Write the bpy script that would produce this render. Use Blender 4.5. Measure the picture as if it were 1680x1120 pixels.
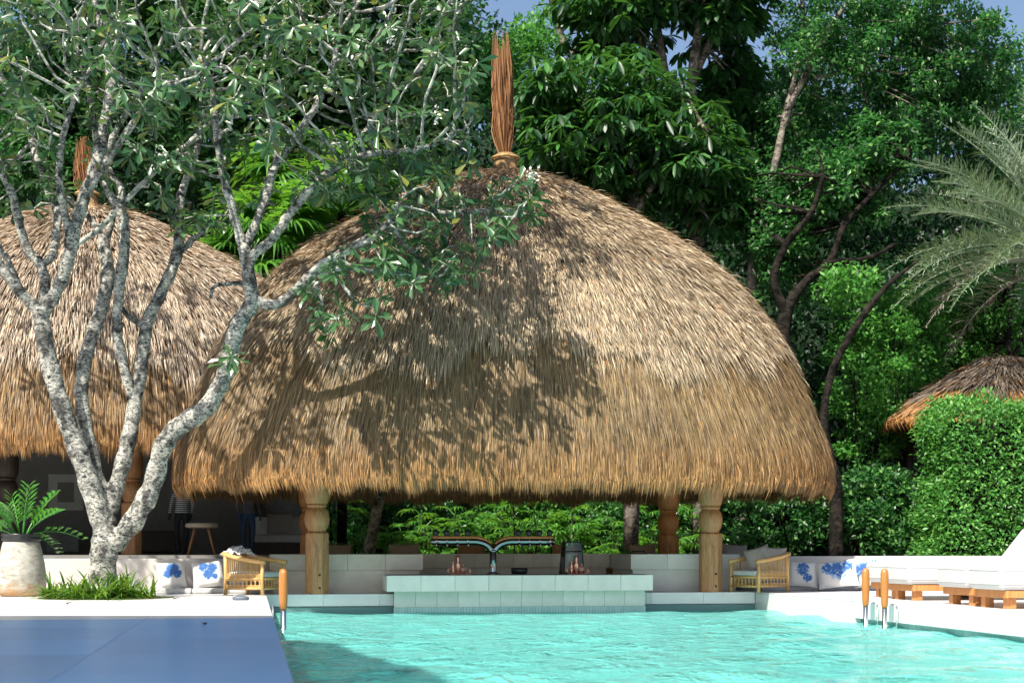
import bpy, math, random
import numpy as np
from mathutils import Vector, Matrix, Quaternion

for _o in list(bpy.data.objects):
    bpy.data.objects.remove(_o, do_unlink=True)
random.seed(7)
rng = np.random.default_rng(11)
scene = bpy.context.scene
COL = scene.collection
R = math.radians

# ------------------------------------------------------------------ camera
EYE = 0.85            # eye height above the pool deck (deck = z 0)
FPX = 2400.0          # focal length in photo pixels (photo 1680 wide)
YAW = R(10.1)         # camera looks this far to the right of the pool's long axis
CY, SY = math.cos(YAW), math.sin(YAW)
cam_d = bpy.data.cameras.new('camera')
cam = bpy.data.objects.new('camera', cam_d)
COL.objects.link(cam)
cam.location = (0, 0, EYE)
cam.rotation_euler = (R(90), 0, -YAW)
cam_d.sensor_width = 36.0
cam_d.lens = FPX / 1680.0 * 36.0
cam_d.shift_y = (900 - 560) / 1680.0
cam_d.clip_start = 0.1
cam_d.clip_end = 2000
cam_d.dof.use_dof = True
cam_d.dof.focus_distance = 27.0
cam_d.dof.aperture_fstop = 1.6
scene.camera = cam

# ------------------------------------------------------------------ light
SUN_EL = R(51)
SUN_H = (0.64, 0.77)            # horizontal direction the light travels (world)
_n = math.hypot(*SUN_H)
SUN_H = (SUN_H[0] / _n, SUN_H[1] / _n)
SUN_DIR = Vector((SUN_H[0] * math.cos(SUN_EL), SUN_H[1] * math.cos(SUN_EL), -math.sin(SUN_EL)))
world = bpy.data.worlds.new('World')
scene.world = world
world.use_nodes = True
wn = world.node_tree
bg = wn.nodes['Background']
sky = wn.nodes.new('ShaderNodeTexSky')
sky.sky_type = 'NISHITA'
sky.sun_disc = False
sky.sun_elevation = SUN_EL
sky.sun_rotation = math.atan2(-SUN_H[0], -SUN_H[1])
sky.air_density = 1.0
sky.dust_density = 3.0
sky.ozone_density = 2.0
wn.links.new(sky.outputs[0], bg.inputs[0])
bg.inputs[1].default_value = 0.095
sun_d = bpy.data.lights.new('sun', 'SUN')
sun_d.energy = 5.0
sun_d.angle = R(0.55)
sun_d.color = (1.0, 0.93, 0.82)
sun = bpy.data.objects.new('sun', sun_d)
COL.objects.link(sun)
sun.rotation_euler = SUN_DIR.to_track_quat('-Z', 'Y').to_euler()
sun.location = (-10, -10, 30)
vs = scene.view_settings
vs.view_transform = 'Standard'
vs.look = 'None'
vs.exposure = 0.93
vs.gamma = 1.0
vs.use_curve_mapping = False
scene.cycles.max_bounces = 7
scene.cycles.transparent_max_bounces = 10
scene.cycles.diffuse_bounces = 5
scene.cycles.glossy_bounces = 3
scene.cycles.caustics_reflective = True
scene.cycles.blur_glossy = 0.6
scene.cycles.caustics_refractive = False
scene.cycles.sample_clamp_indirect = 6.0

# ------------------------------------------------------------------ places
def W(xc, d, z=0.0):
    """camera-aligned ground coordinates (right, forward) -> world"""
    return Vector((xc * CY + d * SY, -xc * SY + d * CY, z))

def at(u, v, d):
    """photo pixel at a known distance -> world point"""
    return W((u - 840) / FPX * d, d, EYE - (v - 900) / FPX * d)

def at_np(u, v, d):
    xc = (u - 840) / FPX * d
    return np.stack([xc * CY + d * SY, -xc * SY + d * CY, EYE - (v - 900) / FPX * d], -1)

# ------------------------------------------------------------------ materials
def new_mat(name):
    m = bpy.data.materials.new(name)
    m.use_nodes = True
    nt = m.node_tree
    b = nt.nodes['Principled BSDF']
    return m, nt, b

def node(nt, t, **kw):
    n = nt.nodes.new(t)
    for k, v in kw.items():
        setattr(n, k, v)
    return n

def ramp(nt, stops, fac=None, interp='LINEAR'):
    r = nt.nodes.new('ShaderNodeValToRGB')
    cr = r.color_ramp
    cr.interpolation = interp
    while len(cr.elements) < len(stops):
        cr.elements.new(0.5)
    for e, (p, c) in zip(cr.elements, stops):
        e.position = p
        e.color = (c[0], c[1], c[2], 1)
    if fac is not None:
        nt.links.new(fac, r.inputs[0])
    return r

def noise(nt, scale, detail=4, rough=0.55, vec=None, dist=0.0):
    n = nt.nodes.new('ShaderNodeTexNoise')
    n.inputs['Scale'].default_value = scale
    n.inputs['Detail'].default_value = detail
    n.inputs['Roughness'].default_value = rough
    n.inputs['Distortion'].default_value = dist
    if vec is not None:
        nt.links.new(vec, n.inputs['Vector'])
    return n

def mapping(nt, out, scale):
    m = nt.nodes.new('ShaderNodeMapping')
    m.inputs['Scale'].default_value = scale
    nt.links.new(out, m.inputs[0])
    return m.outputs[0]

def bump(nt, b, height, strength=0.3, dist=0.02):
    n = nt.nodes.new('ShaderNodeBump')
    n.inputs['Strength'].default_value = strength
    n.inputs['Distance'].default_value = dist
    nt.links.new(height, n.inputs['Height'])
    nt.links.new(n.outputs[0], b.inputs['Normal'])
    return n

def plain(name, col, rough=0.5, metal=0.0, var=0.12, scale=6.0, bstr=0.15, spec=0.5, coat=0.0):
    m, nt, b = new_mat(name)
    tc = node(nt, 'ShaderNodeTexCoord')
    n = noise(nt, scale, 5, 0.6, tc.outputs['Object'])
    lo = [max(0, c * (1 - var)) for c in col]
    hi = [min(1, c * (1 + var)) for c in col]
    r = ramp(nt, [(0.3, lo), (0.7, hi)], n.outputs[0])
    nt.links.new(r.outputs[0], b.inputs['Base Color'])
    b.inputs['Roughness'].default_value = rough
    b.inputs['Metallic'].default_value = metal
    b.inputs['Specular IOR Level'].default_value = spec
    b.inputs['Coat Weight'].default_value = coat
    if bstr:
        n2 = noise(nt, scale * 8, 4, 0.6, tc.outputs['Object'])
        bump(nt, b, n2.outputs[0], bstr, 0.01)
    return m

def leafy(name, stops, rough=0.42, trans=0.3, tcol=(0.22, 0.42, 0.05), spec=0.45):
    """foliage: each leaf takes its own tone, light shines through it"""
    m, nt, b = new_mat(name)
    g = node(nt, 'ShaderNodeNewGeometry')
    r = ramp(nt, stops, g.outputs['Random Per Island'])
    nt.links.new(r.outputs[0], b.inputs['Base Color'])
    b.inputs['Roughness'].default_value = rough
    b.inputs['Specular IOR Level'].default_value = spec
    t = node(nt, 'ShaderNodeBsdfTranslucent')
    t.inputs[0].default_value = (*tcol, 1)
    mx = node(nt, 'ShaderNodeMixShader')
    mx.inputs[0].default_value = trans
    out = nt.nodes['Material Output']
    nt.links.new(b.outputs[0], mx.inputs[1])
    nt.links.new(t.outputs[0], mx.inputs[2])
    nt.links.new(mx.outputs[0], out.inputs[0])
    return m

M = {}
G1, G2, G3, G4 = (0.004, 0.026, 0.008), (0.016, 0.072, 0.018), (0.055, 0.17, 0.034), (0.15, 0.31, 0.07)
M['leaf_frangipani'] = leafy('leaf_frangipani', [(0, (0.014, 0.05, 0.02)), (0.5, (0.036, 0.105, 0.038)), (0.9, (0.085, 0.17, 0.065)), (0.97, (0.16, 0.17, 0.03))], 0.30, 0.18, (0.12, 0.28, 0.04), 0.6)
M['leaf_umbrella'] = leafy('leaf_umbrella', [(0, G1), (0.6, G2), (1, G3)], 0.42, 0.22, (0.12, 0.34, 0.04), 0.45)
M['leaf_small'] = leafy('leaf_small', [(0, G1), (0.45, G2), (0.8, G3), (1, G4)], 0.40, 0.3, (0.08, 0.34, 0.07), 0.45)
M['leaf_bright'] = leafy('leaf_bright', [(0, (0.02, 0.10, 0.02)), (0.5, (0.06, 0.21, 0.035)), (1, (0.15, 0.34, 0.06))], 0.48, 0.34, (0.14, 0.46, 0.06), 0.35)
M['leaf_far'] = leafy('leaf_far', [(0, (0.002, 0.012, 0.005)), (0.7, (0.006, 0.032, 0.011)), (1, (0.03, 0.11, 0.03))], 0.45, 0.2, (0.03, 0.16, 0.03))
M['leaf_hedge'] = leafy('leaf_hedge', [(0, (0.03, 0.13, 0.03)), (0.5, (0.07, 0.24, 0.045)), (1, (0.16, 0.36, 0.07))], 0.42, 0.3, (0.16, 0.44, 0.06))
M['leaf_fan'] = leafy('leaf_fan', [(0, (0.03, 0.11, 0.02)), (0.6, (0.06, 0.2, 0.03)), (1, (0.12, 0.28, 0.04))], 0.35, 0.4, (0.22, 0.5, 0.04))
M['leaf_palm'] = leafy('leaf_palm', [(0, (0.10, 0.17, 0.11)), (0.6, (0.24, 0.32, 0.21)), (0.88, (0.36, 0.40, 0.27)), (1, (0.48, 0.44, 0.36))], 0.35, 0.2, (0.18, 0.28, 0.08))
M['leaf_dead'] = leafy('leaf_dead', [(0, (0.18, 0.16, 0.13)), (1, (0.34, 0.31, 0.27))], 0.6, 0.15, (0.2, 0.17, 0.1))
M['leaf_strap'] = leafy('leaf_strap', [(0, (0.02, 0.08, 0.015)), (0.6, (0.06, 0.17, 0.02)), (0.9, (0.2, 0.3, 0.04)), (1, (0.12, 0.05, 0.03))], 0.35, 0.35, (0.25, 0.45, 0.04))
M['leaf_pot'] = leafy('leaf_pot', [(0, (0.02, 0.12, 0.02)), (1, (0.06, 0.24, 0.03))], 0.22, 0.3, (0.16, 0.5, 0.04), 0.6)
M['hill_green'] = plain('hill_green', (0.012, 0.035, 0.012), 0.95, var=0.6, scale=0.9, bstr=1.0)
M['petal'] = plain('petal', (0.8, 0.8, 0.72), 0.5, var=0.05)

def bark(name, lo, mid, hi, scale=9.0, ring=False, bs=0.5):
    m, nt, b = new_mat(name)
    tc = node(nt, 'ShaderNodeTexCoord')
    n = noise(nt, scale, 7, 0.72, mapping(nt, tc.outputs['Object'], (1, 1, 1.7)), 0.9)
    r = ramp(nt, [(0.36, lo), (0.46, mid), (0.56, hi)], n.outputs[0])
    n2 = noise(nt, 3.4, 5, 0.6, tc.outputs['Object'], 0.5)
    mx = node(nt, 'ShaderNodeMix', data_type='RGBA', blend_type='MULTIPLY')
    r2 = ramp(nt, [(0.40, (0.16, 0.16, 0.165)), (0.49, (0.75, 0.76, 0.75)), (0.62, (1.2, 1.18, 1.12))], n2.outputs[0])
    mx.inputs['Factor'].default_value = 0.92
    nt.links.new(r.outputs[0], mx.inputs['A'])
    nt.links.new(r2.outputs[0], mx.inputs['B'])
    nt.links.new(mx.outputs['Result'], b.inputs['Base Color'])
    b.inputs['Roughness'].default_value = 0.9
    b.inputs['Specular IOR Level'].default_value = 0.12
    n3 = noise(nt, scale * 3.5, 5, 0.7, tc.outputs['Object'])
    bump(nt, b, n3.outputs[0], bs, 0.03)
    return m

M['bark_frangipani'] = bark('bark_frangipani', (0.012, 0.012, 0.014), (0.17, 0.17, 0.16), (0.50, 0.49, 0.44), 15.0)
M['twig_frangipani'] = bark('twig_frangipani', (0.08, 0.10, 0.09), (0.30, 0.32, 0.29), (0.52, 0.52, 0.47), 7.0)
M['bark_dark'] = bark('bark_dark', (0.004, 0.0035, 0.003), (0.010, 0.0085, 0.007), (0.026, 0.022, 0.018), 5.0)  # the shade of the crowns is put into this very dark bark colour
M['bark_grey'] = bark('bark_grey', (0.05, 0.045, 0.04), (0.14, 0.12, 0.1), (0.26, 0.23, 0.2), 5.0)
M['bark_palm'] = bark('bark_palm', (0.12, 0.11, 0.07), (0.3, 0.28, 0.2), (0.45, 0.42, 0.32), 4.0)

# thatch: tone comes from a per-strand colour stored with the strands (old grey or fresh golden straw)
def thatch_mat(name, dark=1.0):
    m, nt, b = new_mat(name)
    a = node(nt, 'ShaderNodeAttribute', attribute_name='straw')
    g = node(nt, 'ShaderNodeNewGeometry')
    r = ramp(nt, [(0, (0.10, 0.095, 0.09)), (0.3, (0.62, 0.6, 0.58)), (0.8, (1.0, 1.0, 1.0)), (1, (1.4, 1.42, 1.45))], g.outputs['Random Per Island'])
    mx = node(nt, 'ShaderNodeMix', data_type='RGBA', blend_type='MULTIPLY')
    mx.inputs['Factor'].default_value = 1
    nt.links.new(a.outputs['Color'], mx.inputs['A'])
    nt.links.new(r.outputs[0], mx.inputs['B'])
    nt.links.new(mx.outputs['Result'], b.inputs['Base Color'])
    b.inputs['Roughness'].default_value = 0.5
    b.inputs['Specular IOR Level'].default_value = 0.45
    t = node(nt, 'ShaderNodeBsdfTranslucent')
    t.inputs[0].default_value = (0.5, 0.22, 0.06, 1)
    ms = node(nt, 'ShaderNodeMixShader')
    ms.inputs[0].default_value = 0.12
    nt.links.new(b.outputs[0], ms.inputs[1])
    nt.links.new(t.outputs[0], ms.inputs[2])
    nt.links.new(ms.outputs[0], nt.nodes['Material Output'].inputs[0])
    return m
M['thatch'] = thatch_mat('thatch')
M['thatch_dark'] = plain('thatch_dark', (0.055, 0.034, 0.017), 0.95, var=0.4, scale=20, bstr=0.6)  # shell under the strands, its dark colour stands in for shade in the gaps
M['thatch_under'] = plain('thatch_under', (0.26, 0.16, 0.075), 0.9, var=0.4, scale=20, bstr=0.6)
M['broom'] = leafy('broom', [(0, (0.10, 0.045, 0.018)), (0.5, (0.26, 0.11, 0.04)), (1, (0.46, 0.25, 0.11))], 0.6, 0.15, (0.5, 0.2, 0.05))

def wood(name, a, bcol, c, rough=0.55, scale=3.0, coat=0.0):
    m, nt, b = new_mat(name)
    tc = node(nt, 'ShaderNodeTexCoord')
    v = mapping(nt, tc.outputs['Object'], (9, 9, 0.9))
    n = noise(nt, scale, 6, 0.6, v, 1.2)
    r = ramp(nt, [(0.25, a), (0.5, bcol), (0.75, c)], n.outputs[0])
    nt.links.new(r.outputs[0], b.inputs['Base Color'])
    b.inputs['Roughness'].default_value = rough
    b.inputs['Coat Weight'].default_value = coat
    bump(nt, b, n.outputs[0], 0.25, 0.01)
    return m
M['wood_post'] = wood('wood_post', (0.24, 0.105, 0.04), (0.42, 0.20, 0.085), (0.56, 0.32, 0.15))
M['wood_post_warm'] = wood('wood_post_warm', (0.26, 0.09, 0.02), (0.42, 0.17, 0.05), (0.52, 0.25, 0.09))
M['wood_teak'] = wood('wood_teak', (0.32, 0.11, 0.03), (0.46, 0.19, 0.055), (0.55, 0.27, 0.10), 0.4)
M['wood_grip'] = wood('wood_grip', (0.36, 0.13, 0.025), (0.36, 0.14, 0.03), (0.46, 0.20, 0.05), 0.4, 2.0, 0.15)
M['rattan'] = wood('rattan', (0.36, 0.19, 0.06), (0.52, 0.31, 0.11), (0.62, 0.42, 0.18), 0.5)
M['steel'] = plain('steel', (0.62, 0.66, 0.66), 0.18, 1.0, 0.05, bstr=0.0)
M['chrome'] = plain('chrome', (0.33, 0.33, 0.34), 0.08, 1.0, 0.03, bstr=0.0)
M['copper'] = plain('copper', (0.78, 0.40, 0.28), 0.18, 1.0, 0.08, bstr=0.0)
M['black'] = plain('black', (0.02, 0.021, 0.023), 0.35, 0.0, 0.2)
M['iron'] = plain('iron', (0.035, 0.03, 0.027), 0.45, 0.6, 0.2)
M['white_fabric'] = plain('white_fabric', (0.45, 0.45, 0.45), 0.9, var=0.03, scale=12, bstr=0.25)
M['beige_fabric'] = plain('beige_fabric', (0.42, 0.31, 0.23), 0.95, var=0.1, scale=18, bstr=0.4)
M['grey_fabric'] = plain('grey_fabric', (0.33, 0.29, 0.26), 0.95, var=0.1, scale=18, bstr=0.4)
M['tan_fabric'] = plain('tan_fabric', (0.4, 0.2, 0.09), 0.95, var=0.1, scale=18, bstr=0.4)
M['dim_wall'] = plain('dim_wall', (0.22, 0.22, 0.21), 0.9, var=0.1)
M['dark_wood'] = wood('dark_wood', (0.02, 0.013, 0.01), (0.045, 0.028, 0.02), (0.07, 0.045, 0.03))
M['plaster'] = plain('plaster', (0.78, 0.77, 0.74), 0.7, var=0.04, scale=2.0)
M['soil'] = plain('soil', (0.06, 0.045, 0.03), 0.95, var=0.3, scale=3)

def stone(name, lo, hi, rough, scale=1.4, joints=None, spec=0.5):
    m, nt, b = new_mat(name)
    tc = node(nt, 'ShaderNodeTexCoord')
    n = noise(nt, scale, 8, 0.62, tc.outputs['Object'], 0.6)
    r = ramp(nt, [(0.3, lo), (0.7, hi)], n.outputs[0])
    oi = node(nt, 'ShaderNodeObjectInfo')
    r2 = ramp(nt, [(0, (0.84, 0.84, 0.84)), (1, (1, 1, 1))], oi.outputs['Random'])
    mx = node(nt, 'ShaderNodeMix', data_type='RGBA', blend_type='MULTIPLY')
    mx.inputs['Factor'].default_value = 1
    nt.links.new(r.outputs[0], mx.inputs['A'])
    nt.links.new(r2.outputs[0], mx.inputs['B'])
    nt.links.new(mx.outputs['Result'], b.inputs['Base Color'])
    b.inputs['Roughness'].default_value = rough
    b.inputs['Specular IOR Level'].default_value = spec
    n2 = noise(nt, scale * 14, 5, 0.65, tc.outputs['Object'])
    bump(nt, b, n2.outputs[0], 0.08, 0.01)
    return m
M['deck'] = stone('deck', (0.68, 0.68, 0.67), (0.78, 0.78, 0.77), 0.3)
M['deck_shade_blue'] = stone('deck_shade_blue', (0.18, 0.45, 0.76), (0.23, 0.52, 0.84), 0.3, 1.0, None, 0.3)  # deck stone with the blue of the shade put into its colour
M['sofa_wall'] = plain('sofa_wall', (0.52, 0.485, 0.455), 0.8, var=0.05, scale=2.0)
M['sandstone'] = stone('sandstone', (0.64, 0.56, 0.46), (0.78, 0.71, 0.61), 0.6, 2.2)
M['bar_stone'] = stone('bar_stone', (0.70, 0.69, 0.63), (0.83, 0.82, 0.76), 0.45, 2.0)
M['bar_tile'] = stone('bar_tile', (0.54, 0.60, 0.54), (0.68, 0.73, 0.66), 0.35, 2.0)
M['dark_top'] = plain('dark_top', (0.07, 0.065, 0.06), 0.25, var=0.2)

def mosaic(name, col, grout, s=(20, 20, 20)):
    m, nt, b = new_mat(name)
    tc = node(nt, 'ShaderNodeTexCoord')
    v = mapping(nt, tc.outputs['Object'], s)
    br = node(nt, 'ShaderNodeTexBrick', offset=0.0)
    br.inputs['Color1'].default_value = (*[c * 0.85 for c in col], 1)
    br.inputs['Color2'].default_value = (*col, 1)
    br.inputs['Mortar'].default_value = (*grout, 1)
    br.inputs['Scale'].default_value = 1.0
    br.inputs['Mortar Size'].default_value = 0.05
    br.inputs['Brick Width'].default_value = 1.0
    br.inputs['Row Height'].default_value = 1.0
    nt.links.new(v, br.inputs['Vector'])
    nt.links.new(br.outputs['Color'], b.inputs['Base Color'])
    b.inputs['Roughness'].default_value = 0.25
    return m
M['mosaic_wall'] = mosaic('mosaic_wall', (0.42, 0.60, 0.58), (0.10, 0.2, 0.2), (18, 18, 18))
M['mosaic_floor'] = mosaic('mosaic_floor', (0.36, 0.74, 0.70), (0.3, 0.6, 0.58), (18, 18, 18))

def water_mat():
    m, nt, b = new_mat('water')
    nt.nodes.remove(b)
    out = nt.nodes['Material Output']
    tc = node(nt, 'ShaderNodeTexCoord')
    v = mapping(nt, tc.outputs['Object'], (1.0, 1.0, 1.0))
    n1 = noise(nt, 2.4, 3, 0.5, v, 0.6)
    n2 = noise(nt, 8.5, 3, 0.55, v, 0.8)
    add = node(nt, 'ShaderNodeMath', operation='MULTIPLY_ADD')
    add.inputs[1].default_value = 0.35
    nt.links.new(n2.outputs[0], add.inputs[0])
    nt.links.new(n1.outputs[0], add.inputs[2])
    bp = node(nt, 'ShaderNodeBump')
    bp.inputs['Strength'].default_value = 0.8
    bp.inputs['Distance'].default_value = 0.13
    nt.links.new(add.outputs[0], bp.inputs['Height'])
    gl = node(nt, 'ShaderNodeBsdfGlossy')
    gl.inputs['Roughness'].default_value = 0.06
    gl.inputs['Color'].default_value = (0.9, 0.95, 0.95, 1)
    df = node(nt, 'ShaderNodeBsdfDiffuse')
    df.inputs['Color'].default_value = (0.16, 0.58, 0.545, 1)
    tr = node(nt, 'ShaderNodeBsdfTransparent')
    tr.inputs['Color'].default_value = (0.45, 0.95, 0.92, 1)
    body = node(nt, 'ShaderNodeMixShader')
    body.inputs[0].default_value = 0.4
    nt.links.new(df.outputs[0], body.inputs[1])
    nt.links.new(tr.outputs[0], body.inputs[2])
    fr = node(nt, 'ShaderNodeFresnel')
    fr.inputs['IOR'].default_value = 1.30
    mx = node(nt, 'ShaderNodeMixShader')
    for x in (gl, df, fr):
        nt.links.new(bp.outputs[0], x.inputs['Normal'])
    nt.links.new(fr.outputs[0], mx.inputs[0])
    nt.links.new(body.outputs[0], mx.inputs[1])
    nt.links.new(gl.outputs[0], mx.inputs[2])
    nt.links.new(mx.outputs[0], out.inputs[0])
    return m
M['water'] = water_mat()

def clear_mat(name, tint=(0.9, 0.93, 0.92)):
    m, nt, b = new_mat(name)
    out = nt.nodes['Material Output']
    nt.nodes.remove(b)
    gl = node(nt, 'ShaderNodeBsdfGlossy')
    gl.inputs['Roughness'].default_value = 0.05
    tr = node(nt, 'ShaderNodeBsdfTransparent')
    tr.inputs['Color'].default_value = (*tint, 1)
    fr = node(nt, 'ShaderNodeFresnel')
    fr.inputs['IOR'].default_value = 1.45
    mx = node(nt, 'ShaderNodeMixShader')
    nt.links.new(fr.outputs[0], mx.inputs[0])
    nt.links.new(tr.outputs[0], mx.inputs[1])
    nt.links.new(gl.outputs[0], mx.inputs[2])
    nt.links.new(mx.outputs[0], out.inputs[0])
    return m
M['glass'] = clear_mat('glass')

def print_mat(name, base, ink, spots, seed=0.0, scale=11.0, thr=0.52):
    """white cushion cover with a blue floral print (x, y, radius of each blot in cushion coordinates)"""
    m, nt, b = new_mat(name)
    tc = node(nt, 'ShaderNodeTexCoord')
    fac = None
    for (sx, sy, sr) in spots:
        mp = node(nt, 'ShaderNodeMapping')
        mp.inputs['Location'].default_value = (-sx, -sy, 0)
        nt.links.new(tc.outputs['Object'], mp.inputs[0])
        sc = node(nt, 'ShaderNodeVectorMath', operation='MULTIPLY')
        sc.inputs[1].default_value = (1, 1, 0)
        nt.links.new(mp.outputs[0], sc.inputs[0])
        ln = node(nt, 'ShaderNodeVectorMath', operation='LENGTH')
        nt.links.new(sc.outputs[0], ln.inputs[0])
        mr = node(nt, 'ShaderNodeMapRange')
        mr.inputs[1].default_value = sr
        mr.inputs[2].default_value = sr * 0.35
        nt.links.new(ln.outputs['Value'], mr.inputs[0])
        if fac is None:
            fac = mr.outputs[0]
        else:
            mx = node(nt, 'ShaderNodeMath', operation='MAXIMUM')
            nt.links.new(fac, mx.inputs[0])
            nt.links.new(mr.outputs[0], mx.inputs[1])
            fac = mx.outputs[0]
    n = noise(nt, scale, 3, 0.6, tc.outputs['Object'], 0.8)
    mul = node(nt, 'ShaderNodeMath', operation='MULTIPLY')
    nt.links.new(fac, mul.inputs[0])
    nt.links.new(n.outputs[0], mul.inputs[1])
    r = ramp(nt, [(thr - 0.12, base), (thr - 0.06, ink[0]), (thr + 0.04, ink[1])], mul.outputs[0])
    nt.links.new(r.outputs[0], b.inputs['Base Color'])
    b.inputs['Roughness'].default_value = 0.9
    n2 = noise(nt, 60, 3, 0.5, tc.outputs['Object'])
    bump(nt, b, n2.outputs[0], 0.15, 0.004)
    return m
INK = ((0.20, 0.33, 0.52), (0.03, 0.10, 0.30))
M['print_small'] = print_mat('print_small', (0.60, 0.585, 0.56), INK, [(0.04, 0.10, 0.20), (-0.05, 0.0, 0.15), (0.12, 0.0, 0.15)], 0, 26, 0.36)
M['print_pair'] = print_mat('print_pair', (0.60, 0.585, 0.56), INK, [(-0.06, 0.14, 0.15), (0.10, 0.10, 0.16), (0.02, -0.02, 0.17), (0.14, -0.08, 0.1)], 0, 30, 0.36)
M['print_big'] = print_mat('print_big', (0.56, 0.55, 0.54), INK, [(0.02, 0.05, 0.33), (-0.18, 0.1, 0.22), (0.2, 0.12, 0.2)], 0, 12, 0.42)
M['print_spray'] = print_mat('print_spray', (0.6, 0.59, 0.57), INK, [(0.0, 0.08, 0.26), (0.1, -0.1, 0.18)], 0, 20, 0.44)

def stripes(name):
    m, nt, b = new_mat(name)
    tc = node(nt, 'ShaderNodeTexCoord')
    sp = node(nt, 'ShaderNodeSeparateXYZ')
    nt.links.new(tc.outputs['Object'], sp.inputs[0])
    w = node(nt, 'ShaderNodeTexWave', wave_type='BANDS', bands_direction='Z')
    w.inputs['Scale'].default_value = 7.0
    nt.links.new(tc.outputs['Object'], w.inputs['Vector'])
    st = ramp(nt, [(0.45, (0.02, 0.025, 0.05)), (0.55, (0.6, 0.6, 0.6))], w.outputs[0])
    return m, nt, b, sp, st

def person_mat(name, trouser, striped, shirt=(0.1, 0.1, 0.12)):
    m, nt, b, sp, st = stripes(name)
    def step(edge, low, high):
        c = node(nt, 'ShaderNodeMath', operation='GREATER_THAN')
        c.inputs[1].default_value = edge
        nt.links.new(sp.outputs['Z'], c.inputs[0])
        mx = node(nt, 'ShaderNodeMix', data_type='RGBA')
        nt.links.new(c.outputs[0], mx.inputs['Factor'])
        for s, val in (('A', low), ('B', high)):
            if isinstance(val, tuple):
                mx.inputs[s].default_value = (*val, 1)
            else:
                nt.links.new(val, mx.inputs[s])
        return mx.outputs['Result']
    top = st.outputs[0] if striped else shirt
    c = step(0.09, (0.03, 0.025, 0.02), trouser)
    c = step(0.94, c, top)
    c = step(1.46, c, (0.32, 0.18, 0.11))
    nt.links.new(c, b.inputs['Base Color'])
    b.inputs['Roughness'].default_value = 0.85
    return m

# ------------------------------------------------------------------ mesh helpers
class MB:
    def __init__(self):
        self.v = []
        self.f = []
    def add(self, vs, fs):
        o = len(self.v)
        self.v.extend([tuple(p) for p in vs])
        self.f.extend([tuple(i + o for i in f) for f in fs])
        return self
    def box(self, x0, x1, y0, y1, z0, z1):
        vs = [(x0, y0, z0), (x1, y0, z0), (x1, y1, z0), (x0, y1, z0), (x0, y0, z1), (x1, y0, z1), (x1, y1, z1), (x0, y1, z1)]
        return self.add(vs, [(0, 3, 2, 1), (4, 5, 6, 7), (0, 1, 5, 4), (1, 2, 6, 5), (2, 3, 7, 6), (3, 0, 4, 7)])
    def prism(self, poly, z0, z1):
        n = len(poly)
        vs = [(x, y, z0) for x, y in poly] + [(x, y, z1) for x, y in poly]
        fs = [tuple(range(n - 1, -1, -1)), tuple(range(n, 2 * n))]
        fs += [(i, (i + 1) % n, n + (i + 1) % n, n + i) for i in range(n)]
        return self.add(vs, fs)
    def tube(self, pts, radii, n=8, cap=True):
        pts = [Vector(p) for p in pts]
        if not hasattr(radii, '__len__'):
            radii = [radii] * len(pts)
        vs, fs = [], []
        t0 = (pts[1] - pts[0]).normalized()
        ref = Vector((0, 0, 1)) if abs(t0.z) < 0.9 else Vector((1, 0, 0))
        a = t0.cross(ref).normalized()
        for i, p in enumerate(pts):
            if i == 0:
                t = pts[1] - pts[0]
            elif i == len(pts) - 1:
                t = pts[-1] - pts[-2]
            else:
                t = pts[i + 1] - pts[i - 1]
            t = t.normalized()
            a = (a - t * a.dot(t))
            a = a.normalized() if a.length > 1e-6 else t.orthogonal().normalized()
            b = t.cross(a)
            for k in range(n):
                ang = 2 * math.pi * k / n
                vs.append(p + (a * math.cos(ang) + b * math.sin(ang)) * radii[i])
        for i in range(len(pts) - 1):
            for k in range(n):
                k2 = (k + 1) % n
                fs.append((i * n + k, i * n + k2, (i + 1) * n + k2, (i + 1) * n + k))
        if cap:
            fs.append(tuple(range(n - 1, -1, -1)))
            fs.append(tuple(range((len(pts) - 1) * n, len(pts) * n)))
        return self.add(vs, fs)
    def lathe(self, prof, n=24, c=(0, 0, 0), rot=0.0, cap=True):
        vs, fs = [], []
        for (r, z) in prof:
            for k in range(n):
                ang = rot + 2 * math.pi * k / n
                vs.append((c[0] + r * math.cos(ang), c[1] + r * math.sin(ang), c[2] + z))
        for i in range(len(prof) - 1):
            for k in range(n):
                k2 = (k + 1) % n
                fs.append((i * n + k, i * n + k2, (i + 1) * n + k2, (i + 1) * n + k))
        if cap:
            fs.append(tuple(range(n - 1, -1, -1)))
            fs.append(tuple(range((len(prof) - 1) * n, len(prof) * n)))
        return self.add(vs, fs)
    def mesh(self, name):
        me = bpy.data.meshes.new(name)
        me.from_pydata(self.v, [], self.f)
        me.update()
        return me
    def build(self, name, mat, parent=None, smooth=False, loc=None, bevel=0.0):
        return link(name, self.mesh(name), mat, parent, smooth, loc, bevel)

def link(name, me, mat, parent=None, smooth=False, loc=None, bevel=0.0):
    o = bpy.data.objects.new(name, me)
    COL.objects.link(o)
    if mat is not None and len(me.materials) == 0:
        me.materials.append(M[mat] if isinstance(mat, str) else mat)
    if smooth and len(me.polygons):
        me.polygons.foreach_set('use_smooth', [True] * len(me.polygons))
    if parent is not None:
        o.parent = parent
    if loc is not None:
        o.location = loc
    if bevel:
        b = o.modifiers.new('bevel', 'BEVEL')
        b.width = bevel
        b.segments = 2
        b.limit_method = 'ANGLE'
    return o

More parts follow.
